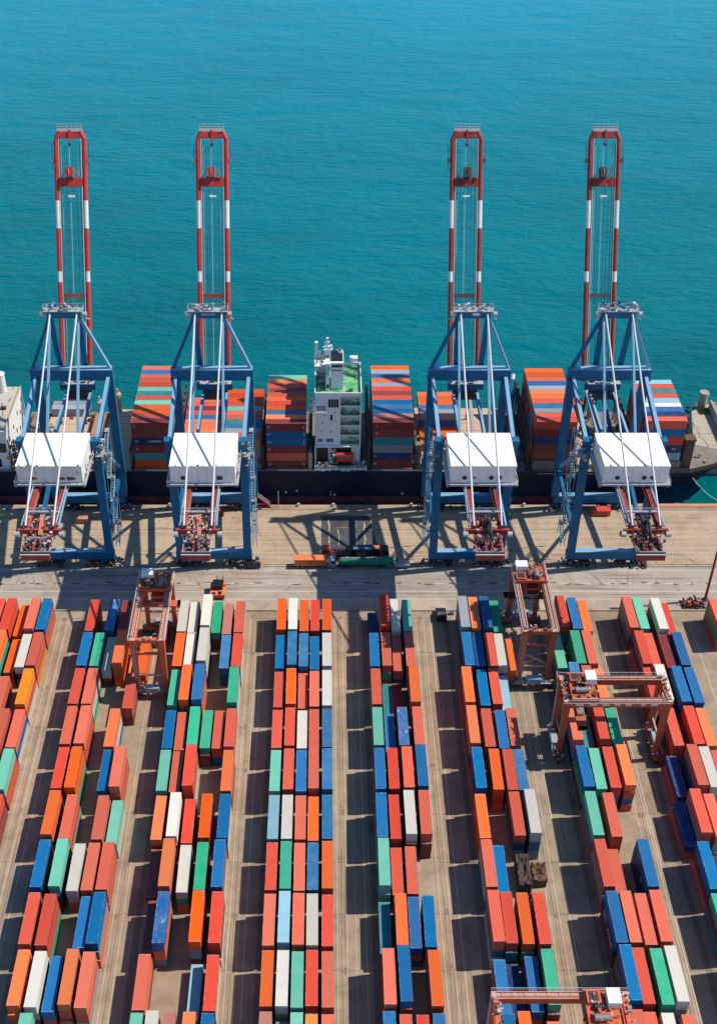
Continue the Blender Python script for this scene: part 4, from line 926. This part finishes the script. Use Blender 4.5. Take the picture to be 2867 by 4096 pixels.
g = mk(); g.box(.2, 1.7, 322.4, 323.6, 38.1, 42.2, W); g.box(-.3, 2.5, 322, 324, 41.2, 41.5, W); g.box(.6, 1.3, 322.6, 323.2, 42.2, 45.2, W); g.box(-.1, 1.6, 322.4, 323, 43.6, 43.9, W); g.tube((2.1, 322.6, 41.5), (2.1, 322.6, 42.8), .35, M['white'], 8); g.build('radar_mast', sup)
g = mk(); g.box(-2.9, -2.0, 323, 324, 38.1, 43.4, W); g.box(-1.6, -1.1, 322.5, 323, 38.1, 40.5, W); g.build('signal_mast', sup)
g = mk(); g.box(7.9, 10.3, 323.3, 325.2, RZ - 1, 37.6, M['white']); g.build('roof_locker', sup)
g = mk(); clutter(g, -2.2, .2, 306.6, 317, RZ + .2, RZ + 1.2, 16, [M['lash'], M['grey'], M['pipe'], M['decks'], M['hatch']], 92, (.3, 1.0)); clutter(g, 6.2, 10.4, 307, 322, RZ + .2, RZ + .9, 10, [W, M['grey'], M['decks'], M['pipe']], 93, (.3, .8)); g.box(7.4, 8.6, 307.6, 308.6, RZ + .05, RZ + 1.3, G); g.build('roof_gear', sup)['kind'] = LOOSE
# galleries in front of the bridge, down to the deck
g = mk(); g.box(-2.9, 13.0, 302.6, F, 10.3, 10.5, G)
g.box(-2.9, 11, F, 323, DK, 17.58, W); g.box(-2.9, 11.1, F - 1.0, F + .1, 17.2, 17.6, W)
for x in (-2.85, 1.6, 3.6, 9.4, 12.9): g.box(x - .12, x + .12, 302.5, 302.8, DK, 11.8, W)
for x in (-2.85, 1.7, 8.7): g.box(x - .14, x + .14, F - 1.0, F - .7, 10.5, 17.3, W)
g.box(-2.9, 13.1, 302.45, 302.65, 10.3, 10.75, W)
for x in (-.5, 5.8, 7.4): g.box(x - .6, x + .6, 302.5, 302.62, DK, 10.2, W)
g.rail([(-2.9, 302.6, 10.5), (13, 302.6, 10.5)], M['white'], 1.1, .06, 2.2)
for x0, x1 in ((-2.4, 1.2), (2.2, 8.3)): g.box(x0, x1, F - .03, F + .02, 11, 16.8, M['darkmetal'])
clutter(g, -2.4, 1.2, 303, 305.3, 10.6, 12, 22, [W, M['pipe'], M['signred'], M['grey']], 94, (.3, .9)); clutter(g, 9, 12.6, 303, 305.4, 10.6, 11.8, 16, [W, M['pipe'], M['grey'], M['signred']], 95, (.3, .9)); clutter(g, 1.9, 3.2, 303, 305, 10.8, 17, 34, [M['lash'], M['pipe'], M['grey'], M['tarp']], 96, (.3, .9))
g.build('lower_gallery', ship)
g = mk(); g.box(3.6, 9.0, 303.4, 304.8, 12.6, 15.4, M['signred']); sg = g.build('banner_board', ship)
text_on('banner_lettering', 'TACIARNHA  vv', .62, M['white'], sg, (5.6, 1.38, 15.0), (rad(90), 0, 0)); text_on('banner_mark', '2.', .6, M['white'], sg, (7.4, 1.38, 13.9), (rad(90), 0, 0))
for ch in sg.children: ch.parent = sg
g = mk(); g.box(4.2, 8.6, 303.0, 305.5, 10.5, 12.6, M['hull']); g.build('gallery_door', ship)
g = mk()
for k in range(7): g.cbox((-4.4 + .1 * (k % 2), 304.2, 10.2 + k * .9), (1.2, 1.8, .8), M['hatch'])
g.build('crate_pile', ship)
# aft deckhouse at the far left, with a weedy roof
g = mk(); g.box(-140, -97, 304.2, 330, DK, 23.1, M['white']); g.box(-140, -97.15, 304.4, 329.8, 23.1, 23.16, M['tarp2'])
for x in (-97.35, -139.9): g.box(x, x + .3, 304.2, 330, 23.1, 23.7, M['hatch'])
g.box(-140, -97, 304.1, 304.4, 23.1, 23.5, W); dh = g.build('deckhouse', ship)
for y, z in ((327, 20.5), (324, 17.5), (320.5, 19.5), (317, 15.2), (314, 18.5), (310.5, 14.6), (321, 13.5), (308, 18)):
    g = mk(); g.box(-97.03, -96.96, y - .5, y + .5, z - .8, z + .7, M['glass']); g.build('window', dh)
for x in (-101, -104.2): g = mk(); g.box(x - 1.3, x + 1.3, 304.1, 304.22, 10.2, 13.4, M['glass']); g.box(x - .08, x + .08, 304.0, 304.2, 10.2, 13.4, W); g.build('window', dh)
g = mk(); g.box(-106, -97.5, 303.6, 304.3, 16, 19, M['glass']); g.build('window', dh)
g = mk(); g.tube((-102.5, 327.5, 23.1), (-102.5, 327.5, 29.5), 1.5, M['white'], 14); g.tube((-102.5, 327.5, 29.5), (-102.5, 327.5, 29.8), 1.7, M['white'], 14, 1.2); g.tube((-106.4, 326.5, 23.1), (-106.4, 326.5, 25.5), .8, M['white'], 10); g.build('roof_tank', dh)
g = mk(); clutter(g, -118, -98.5, 306, 328, 23.3, 24.1, 30, [M['hatch2'], M['lash'], M['grey'], M['hatch'], M['tarp']], 97, (.4, 1.8)); g.tube((-99.2, 328.6, 23.1), (-99.2, 328.6, 27), .1, M['lash'], 5); g.tube((-99.3, 313, 23.1), (-98.9, 313, 28), .12, M['lash'], 5); g.build('roof_gear', dh)['kind'] = LOOSE
g = mk(); random.seed(31)
for cx, cy in ((-104.5, 315.5), (-106, 309), (-107.6, 324.5), (-103, 311.5), (-108, 318)):
    for _ in range(130):
        a = random.uniform(0, 6.3); r = random.uniform(0, 1.5) ** 1; x = cx + r * math.cos(a) * 1.2; y = cy + r * math.sin(a); b = random.uniform(0, 6.3)
        g.add([(x - .2 * math.cos(b), y - .2 * math.sin(b), 23.16), (x + .2 * math.cos(b), y + .2 * math.sin(b), 23.16), (x + random.uniform(-.3, .3), y + random.uniform(-.3, .3), 23.2 + random.uniform(.2, .9))], [(0, 1, 2)], M['grass'])
g.build('roof_weeds', dh)['kind'] = LOOSE
g = mk()
for x in (-96.4, -94.6):
    g.box(x - .15, x + .15, 303.2, 303.5, DK, 21, M['lash'])
clutter(g, -96.8, -93.8, 302.8, 312, 9.4, 17, 80, [M['lash'], M['rustbox'], M['grey'], M['pipe']], 98, (.4, 1.6)); g.build('rigging', ship)['kind'] = LOOSE
# ship's scuppers and draught marks
g = mk()
for x, z in ((-12, 1.6), (-8.6, 2.2), (24.4, 1.2), (-40, 3), (3.2, .6)): g.box(x - .25, x + .25, Y0 - .03, Y0, z, z + .7, M['white'])
for k in range(4): g.box(1.9, 2.2, Y0 - .03, Y0, .5 + k * .5, .75 + k * .5, M['white'])
g.build('draught_marks', ship)

# ------------------------------------------------------------------ deck cargo: containers lie along the ship, rows run away from the quay
def deck_bay(cx, yf, pitch, tops, zb, tiers, front, word, side=0, seed=0, length=CL, back=None):
    """tops: far row ... near row; front: top tier ... bottom tier of the near row; side: +-1 keeps the end column visible from the aisle"""
    R = random.Random(seed); n = len(tops); h = round(tiers / len(front) * 20) / 20; T = len(front)
    for i in range(n):              # i = 0 is the near row
        for k in range(T):          # k = 0 is the bottom tier
            topm = k == T - 1
            if not (topm or i == 0 or side): continue
            c = tops[n - 1 - i] if topm else front[T - 1 - k] if i == 0 else R.choice('RDDRDDKBTNDRB')
            if topm and i == 0 and front[0] != tops[-1]: c = front[0]
            tw = 'top' if topm else 'bottom' if k == 0 else ORD[k]
            lab = f"{CC[c][0]} container, {tw} tier, {ORD[i]} row from quay, {word}"
            container('deck_container', c, cx, yf + CW / 2 + i * pitch, zb + k * h, h, lab, 'ship container', 'containers loaded on the ship', rad(90), length)
deck_bay(-52.3, 303.7, 2.53, 'RBRRRMTRMOORR', 10.2, 16.8, 'DDNDTO', 'bay beside first crane', 0, 1)
deck_bay(-11.6, 303.7, 2.52, 'MORDROROLOR'.replace('L', 'L'), 10.2, 16.5, 'DBBDRD', 'bay left of bridge', 0, 2)
deck_bay(21.0, 303.7, 2.53, 'OKLOKRDRBLBPR', 10.3, 16.9, 'DDTKND', 'bay right of bridge', -1, 3)
deck_bay(70.2, 303.7, 2.57, 'OORBKOORLKRRBKNRO'[:12], 13.3, 14.0, 'DDDND'.replace('DDDND', 'RDNDD'), 'bay before fourth crane', -1, 4)
deck_bay(103.3, 303.7, 2.6, 'CRTRCWBNR', 12.9, 14.75, 'RBRNC', 'bay nearest the bow', -1, 5)
# low bays
deck_bay(-38.1, 309.5, 2.53, 'RRDRBOROBR', 10.4, 5.6, 'RD', 'low bay behind second crane', 0, 6)
deck_bay(-25.7, 305.4, 2.5, 'OKROMRRTNKR'.replace('OKROMRRTNKR', 'ORORMRRTLKR') + 'O', 10.4, 8.4, 'OKR', 'low bay behind crane stair', 0, 7)
deck_bay(36.2, 321, 2.5, 'OOONK'.replace('N', 'L'), 10.9, 8.1, 'KBO', 'low bay behind third crane', 0, 8)
deck_bay(36.2, 311.6, 2.5, 'OYO', 10.9, 2.75, 'O', 'layer before third crane', 0, 9)
deck_bay(81.0, 330.5, 2.5, 'OR', 10.6, 5.4, 'RO', 'short stack near bow', 0, 10, 6.06)
deck_bay(-82.8, 331.5, 2.5, 'KK', 10.9, 2.7, 'K', 'beyond the open hold', 0, 11)
# lettering on some container walls
def letter(s, size, x, y, z, rot, cont_label_part, nm='lettering'):
    best = None
    for o in col.objects:
        if o.name.startswith(('deck_container', 'shipping_container')) and o.type == 'MESH' and o.parent is None:
            d = (o.location - Vector((x, y, z))).length
            if best is None or d < best[0]: best = (d, o)
    p = best[1]; M4 = Matrix.Translation(p.location) @ p.rotation_euler.to_matrix().to_4x4()
    q = text_on(nm, s, size, M['white'], None, (0, 0, 0), (0, 0, 0)); W4 = Matrix.Translation((x, y, z)) @ rot.to_4x4()
    q.parent = p; L4 = M4.inverted() @ W4; q.location = L4.to_translation(); q.rotation_euler = L4.to_euler()
from mathutils import Euler
RF = Euler((rad(90), 0, 0)).to_matrix()
yl = 303.68
bpy.context.view_layer.update()
letter('A BEBBID', 1.0, -51.6, yl, 20.1, RF, ''); letter('CO', .8, -57.2, yl, 20.1, RF, ''); letter('O', .9, -57.4, yl, 25.6, RF, ''); letter('O', .9, -57.2, yl, 17.3, RF, '')
for x, z, s in ((-16.9, 25.3, 'O'), (-16.9, 22.7, '13'), (-16.9, 19.8, '172'), (-16.9, 17.1, '53'), (-16.9, 11.6, 'CJ'), (-6.3, 11.6, 'G'), (-6.2, 25.3, 'L'), (15.9, 25.8, 'a'), (15.9, 23.0, 'O'), (15.6, 14.5, 'S'), (15.7, 11.7, 'P1'), (26.6, 14.5, 'I'), (65.6, 17.6, 'I'), (106.9, 17.2, 'IO')): letter(s, 1.1, x, yl, z, RF, '')
letter('Enco', .7, -6.1, yl, 22.7, Euler((rad(90), rad(90), 0)).to_matrix(), ''); letter('Danwar', .7, -6.1, yl, 19.9, Euler((rad(90), rad(90), 0)).to_matrix(), '')
RL = Euler((rad(90), 0, rad(-90))).to_matrix()
letter('DH', 1.7, 59.66, 149.5, 4.7, RL, ''); letter('AOUR', 1.7, 59.66, 144.3, 4.5, RL, ''); letter('D', 1.3, 69.05, 162.5, 7.6, RL, ''); letter('O', 1.5, 69.05, 158.5, 4.8, RL, '')
for o in [q for q in col.objects if q.name.startswith('quay_crane') and abs(q.location.x + 32) < 1]: text_on('lettering', 'BIMHHPO', .9, M['white'], o, (0, 12.87, 67.5), (rad(90), 0, 0))
# ------------------------------------------------------------------ vehicles and small things on the quay
VT = wheel_mesh(.5, .35, M['tyre'], M['pipe'])
def lorry(x, y, label, cabcol, cargo, L, facing=1, name='lorry', cab_len=2.4, group='lorries on the quay', cab2=None):
    t = thing(name, label, 'lorry', (x, y, 0), 0 if facing > 0 else rad(180), group)
    g = MB(); g.box(-L / 2, L / 2, -.45, .45, .75, 1.05, M['darkmetal']); g.build('chassis', t)
    c0 = L / 2 - cab_len
    g = MB(); g.prof([(c0, .8), (L / 2, .8), (L / 2, 1.9), (L / 2 - .25, 3.05), (c0, 3.1)], -1.22, 1.22, cabcol, 'y'); cab = g.build('cab', t)
    g = MB(); g.add([(L / 2 + .015, -1.08, 1.95), (L / 2 + .015, 1.08, 1.95), (L / 2 - .22, 1.0, 2.95), (L / 2 - .22, -1.0, 2.95)], [(0, 1, 2, 3)], M['glass']); g.build('windscreen', cab)
    for s in (-1, 1): g = MB(); g.box(L / 2 - 1.5, L / 2 - .5, s * 1.22 - .015, s * 1.22 + .015, 1.95, 2.8, M['glass']); g.build('window', cab)
    cargo(t, -L / 2, c0 - .3)
    for wx in (L / 2 - 1.2, -L / 2 + 1.0, -L / 2 + 2.3, c0 - 1.6):
        for s in (-1, 1): attach(VT, 'wheel', t, (wx, s * 1.0, .5))
    return t
def cargo_box(mat, h=2.5):
    def f(t, a, b):
        g = MB(); g.box(a, b, -1.22, 1.22, 1.1, 1.1 + h, mat)
        k = a + .6
        while k < b: g.box(k, k + .08, -1.26, 1.26, 1.1, 1.1 + h - .1, mat); k += .6
        g.build('cargo_body', t)
        g = MB(); g.box(a, b, -1.22, 1.22, 1.1 + h, 1.13 + h, mat); g.build('roof', t)
    return f
def cargo_tank(mat):
    def f(t, a, b):
        g = MB(); g.tube((a, 0, 2.2), (b, 0, 2.2), 1.2, mat, 18)
        for k in range(6): x = a + (b - a) * (k + .5) / 6; g.tube((x - .06, 0, 2.2), (x + .06, 0, 2.2), 1.24, M['darkmetal'] if k % 2 else mat, 18)
        g.build('tank', t)
        g = MB(); g.box(a + .5, b - .5, -.3, .3, 3.38, 3.44, M['grey'])
        for k in range(3): x = a + (b - a) * (k + .7) / 3.6; g.tube((x, 0, 3.3), (x, 0, 3.62), .3, M['pipe'], 10)
        g.build('catwalk', t)
    return f
o = lorry(-2.6, 268.9, 'orange lorry with ribbed box body and dark cab behind the green tanker', M['tarp'], cargo_box(M['lorryorange'], 2.2), 12.2, 1)
text_on('lettering', 'XIZ', .8, M['black'], o, (-1.6, -1.28, 2.2), (rad(90), 0, 0))
lorry(12.2, 268.6, 'long green tank lorry with grey tractor parked on the crane lane', M['green'], cargo_tank(M['green']), 16.4, 1, cab_len=2.8)
g = MB(); g.prof([(-2.1, .7), (2.1, .7), (2.1, 1.4), (.9, 1.7), (-2.1, 1.9)], -1.1, 1.1, M['pipe'], 'y'); g.box(-2.0, -1.0, -1.12, 1.12, 1.9, 2.7, M['grey'])
t = thing('tow_tractor', 'low grey tow tractor standing at the nose of the green tanker', 'tractor', (22.7, 268.7, 0)); g.build('body', t)
for wx in (-1.3, 1.3):
    for s in (-1, 1): attach(VT, 'wheel', t, (wx, s * .95, .5))
lorry(13.4, 273.6, 'dark navy coach-shaped lorry with blue roof stripe behind the green tanker', M['black'], cargo_box(M['black'], 2.1), 11.2, 1)
g = MB(); g.box(8.6, 14.6, 273.0, 273.9, 3.24, 3.28, CC['B'][1]); bl = [o for o in col.objects if o.get('label', '').startswith('dark navy coach')][0]
g2 = MB((13.4, 273.6, 0)); g2.box(8.6, 15.0, 272.7, 273.7, 3.24, 3.3, CC['B'][1]); g2.box(14.5, 16.2, 273.0, 274.4, 3.24, 3.3, M['lorryorange']); g2.build('roof_stripe', bl)
def flat(t, a, b):
    g = MB(); g.box(a, b, -1.2, 1.2, 1.05, 1.35, M['boot']); g.rail([(a + .1, -1.1, 1.35), (b - .1, -1.1, 1.35)], M['boot'], .8, .06, 1.2); clutter(g, a + .4, b - .4, -.9, .9, 1.5, 2.1, 18, [M['boot'], M['darkmetal'], M['grey'], M['rust']], 61, (.3, .9)); g.build('flatbed', t)
lorry(3.6, 273.7, 'maroon flatbed lorry with red cab loaded with scrap, beside the navy lorry', M['signred'], flat, 8.6, -1)
# pickup
t = thing('pickup_truck', 'black pickup truck parked under the second crane at the quay road', 'car', (-21.6, 268.4, 0))
g = MB(); g.prof([(-3.0, .55), (3.05, .55), (3.1, 1.05), (1.55, 1.25), (.75, 1.95), (-1.3, 1.98), (-1.7, 1.3), (-3.0, 1.25)], -1.0, 1.0, M['black'], 'y'); g.box(-2.9, -1.75, -.85, .85, 1.25, 1.29, M['grey']); b = g.build('body', t)
for s in (-1, 1): g = MB(); g.prof([(-1.15, 1.35), (1.25, 1.35), (.68, 1.86), (-1.1, 1.88)], s * 1.0 - .012, s * 1.0 + .012, M['glass'], 'y'); g.build('window', b)
g = MB(); g.add([(1.5, -.85, 1.3), (1.5, .85, 1.3), (.84, .8, 1.93), (.84, -.8, 1.93)], [(0, 1, 2, 3)], M['glass']); g.build('windscreen', b)
for s in (-1, 1): g = MB(); g.box(3.06, 3.12, s * .7 - .2, s * .7 + .2, .75, .98, M['white']); g.build('headlight', t)
for wx in (-1.95, 1.95):
    for s in (-1, 1): attach(VT, 'wheel', t, (wx, s * .88, .45))
# top loader
t = thing('top_loader', 'small bright orange loader vehicle with twin exhaust stacks on the road edge', 'loader', (-30.2, 256.6, 0))
g = MB(); g.box(-2.1, 2.1, -2.4, 1.2, .6, 1.9, M['lorryorange']); g.box(-2.1, -1.5, 1.2, 2.6, .6, 2.6, M['lorryorange']); g.box(1.5, 2.1, 1.2, 2.6, .6, 2.6, M['lorryorange']); g.box(-2.1, 2.1, -2.5, -2.4, .5, 1.0, M['boot']); g.build('body', t)
g = MB(); g.box(-1.3, 1.4, -.3, 2.3, 1.9, 3.4, M['darkmetal']); g.box(-1.4, 1.5, -.4, 2.4, 3.4, 3.5, M['black']); g.build('cab', t)
g = MB(); g.box(-1.6, -.5, -2.2, -1.3, 1.9, 1.96, M['black']); g.box(.2, 1.2, -2.2, -.9, 1.9, 1.96, M['black']); g.build('vent', t)
for x in (-.1, 1.5): g = MB(); g.tube((x, 2.0, 1.9), (x, 2.0, 5.2), .12, M['black'], 8); g.build('exhaust_stack', t)
for wx in (-1.6, 1.6):
    for wy in (-1.5, 1.6): attach(VT, 'wheel', t, (wx, wy, .5), (0, 0, rad(90)))
# dark utility vehicle beside the sixth block
t = thing('utility_vehicle', 'dark dusty utility vehicle parked beside the grey container near the kerb', 'car', (32.4, 247.3, 0), rad(90))
g = MB(); g.prof([(-2.4, .5), (2.3, .5), (2.35, 1.2), (1.2, 1.4), (.8, 2.1), (-2.2, 2.15), (-2.4, 1.3)], -1.4, 1.4, M['black'], 'y'); g.box(-2.1, -.4, -1.2, 1.2, 2.15, 2.3, M['lash']); b = g.build('body', t)
g = MB(); g.box(-.2, .75, -1.25, -.1, 2.12, 2.2, M['glass']); g.rail([(-.3, -1.3, 2.1), (.8, -1.3, 2.1)], M['rod'], .4, .05); g.build('window', b)
for wx in (-1.5, 1.5):
    for s in (-1, 1): attach(VT, 'wheel', t, (wx, s * 1.2, .45))
o = MB(); o.box(35.0, 36.1, 247.9, 248.9, .0, .9, CC['G'][1]); o.box(35.1, 36.0, 248.0, 248.8, .9, .95, M['darkmetal'])
tag(o.build('waste_bin'), 'small green bin on the ground beside the dark utility vehicle', 'bin')
# crates and hoppers on the apron
def bin_box(x, y, sx, sy, h, m, label, cat, nm, seam=True):
    t = thing(nm, label, cat, (x, y, 0)); g = MB()
    g.prof([(-sy / 2 + .15, .1), (sy / 2 - .15, .1), (sy / 2, h), (-sy / 2, h)], -sx / 2, sx / 2, m); g.build('body', t)
    g = MB(); g.box(-sx / 2 - .08, sx / 2 + .08, -sy / 2 - .06, sy / 2 + .06, h, h + .12, m)
    if seam: g.box(-.05, .05, -sy / 2, sy / 2, h + .12, h + .18, M['lash'])
    g.build('lid', t)
    return t
bin_box(-74.0, 290.4, 3.7, 3.4, 1.7, M['coping'], 'orange lidded skip on the quay under the first crane', 'skip', 'skip')
bin_box(-17.4 - 16, 293.3, 5.0, 2.4, 2.2, M['rust'], 'red lidded skip on the quay under the second crane', 'skip', 'skip')
t = bin_box(85.0, 293.4, 5.6, 2.5, 2.1, M['signred'], 'bright red generator box beside the fourth crane at the quay edge', 'generator', 'generator_box', False)
g = MB(); [g.box(-2.2 + k * .55, -1.9 + k * .55, -1.33, -1.26, 1.2, 1.6, M['yellow'] if k % 2 else M['black']) for k in range(8)]; g.build('control_panel', t)
# gangway
t = thing('gangway', 'red and white gangway stair leading up to the ship beside the second crane', 'gangway', (-19.6, 297.2, 0))
g = MB(); g.beam((-2.6, 0, 5.6), (2.6, 0, .5), 1.0, .25, M['boot']); g.box(-2.8, 2.9, -.7, .7, .05, .55, M['rust']); g.box(-3.6, -2.4, -.6, 3.2, 5.5, 5.65, M['rust']); g.build('stair', t)
g = MB()
for s in (-1, 1): g.path([(-2.6, s * .5, 6.6), (2.6, s * .5, 1.6)], .05, M['white'], 4); [g.tube((-2.6 + 5.2 * k / 6, s * .5, 5.6 - 5.1 * k / 6), (-2.6 + 5.2 * k / 6, s * .5, 6.6 - 5.0 * k / 6), .04, M['white'], 4) for k in range(7)]
g.build('rail', t)
# mooring rope at the bow and quay bollards
g = MB(); pts = []
for k in range(15): q = k / 14; pts.append((114.5 + 12.5 * q, 303 - 5.3 * q, 6.8 - 6.4 * q - 2.2 * math.sin(math.pi * q)))
g.path(pts, .1, M['rod'], 5); tag(g.build('mooring_rope'), 'pale mooring rope hanging from the bow down to the quay', 'rope')
for k, x in enumerate((-48, -8, 2.8, 27, 62, 103)):
    g = MB(); g.tube((x, 297.5, 0), (x, 297.5, .75), .28, M['pipe'], 10); g.tube((x, 297.5, .75), (x, 297.5, .95), .45, M['pipe'], 10)
    w = ('behind the first crane wheels', 'left of the bridge', 'in front of the white bridge', 'beside the third crane', 'between the third and fourth cranes', 'near the bow rope')[k]
    tag(g.build('bollard'), f'small grey iron bollard on the quay edge {w}', 'bollard', 'bollards along the quay edge')
g = MB(); g.tube((-14.2, 297.2, 0), (-14.2, 297.2, 6.0), .12, M['pipe'], 8); g.tube((-14.2, 297.2, 0), (-14.2, 297.2, .25), .3, M['pipe'], 8); tag(g.build('marker_pole'), 'thin grey pole standing at the quay edge left of the bridge', 'pole')
# right-hand mast and scrap
t = thing('light_mast', 'tall rust-brown steel mast rising beside the last block', 'mast', (107.6, 254.2, 0))
g = MB(); g.tube((0, 0, 0), (0, 0, 34), .42, M['rust'], 8, .28); g.tube((0, 0, 0), (0, 0, .5), .9, M['lash'], 8); g.build('pole', t)
g = MB(); g.box(-1.6, 1.6, -.5, .5, 33.6, 34.1, M['pipe']); g.build('lamp_head', t)
g = MB(); random.seed(8); clutter(g, 100.6, 106.6, 250.6, 253.6, .2, 1.3, 60, [M['darkmetal'], M['lash'], M['signred'], M['grey'], M['rust']], 44, (.3, 1.5)); g.box(100.2, 107, 250.4, 254, .01, .12, M['lash'])
for k in range(8): a = random.uniform(0, 3); g.tube((101 + k * .7, 252, .4), (101 + k * .7 + 2 * math.cos(a), 252 + 1.5 * math.sin(a), 1.4), .14, M['darkmetal'], 6)
tag(g.build('scrap_heap'), 'heap of dark scrap machinery with red pieces at the mast foot', 'scrap')
# wrecked boxes in the sixth block
g = MB(); R = random.Random(5)
def crumple(x0, x1, y0, y1, z1, m, name, label):
    g = MB(); nx, ny = 6, 10; vs = []
    for j in range(ny + 1):
        for i in range(nx + 1): vs.append((x0 + (x1 - x0) * i / nx + R.uniform(-.12, .12), y0 + (y1 - y0) * j / ny + R.uniform(-.12, .12), z1 - .9 * R.random() ** 2 - .5 * (1 if (i in (2, 3) and 3 < j < 7) else 0)))
    g.add(vs, [(j * (nx + 1) + i, j * (nx + 1) + i + 1, (j + 1) * (nx + 1) + i + 1, (j + 1) * (nx + 1) + i) for j in range(ny) for i in range(nx)], m)
    edge = [j * (nx + 1) for j in range(ny + 1)] + [ny * (nx + 1) + i for i in range(1, nx + 1)] + [j * (nx + 1) + nx for j in range(ny - 1, -1, -1)] + [i for i in range(nx - 1, 0, -1)]
    e = [vs[k] for k in edge]; n = len(e)
    g.add(e + [(p[0] + R.uniform(-.1, .1), p[1], 0.0) for p in e], [(k, (k + 1) % n, n + (k + 1) % n, n + k) for k in range(n)], m)
    tag(g.build(name), label, 'container', 'wrecked boxes in the yard')
crumple(42.6, 45.5, 157.6, 165.4, 4.6, M['rustdark'], 'wrecked_container', 'dark burnt-out container with crumpled roof standing in the sixth block')
crumple(46.1, 49.2, 159.8, 164.4, 2.9, M['rustbox'], 'wrecked_container', 'short rust-brown broken box beside the burnt-out container')
crumple(43.6, 45.9, 154.6, 157.2, 1.6, M['rustdark'], 'wrecked_container', 'low burnt steel fragment lying in front of the burnt-out container')

container('shipping_container', 'R', -43.6, 238.0, 0, 2.9, 'short red container standing in the lane inside the bright orange gantry crane', 'container', 'containers stacked in the yard blocks', 0, 6.06)
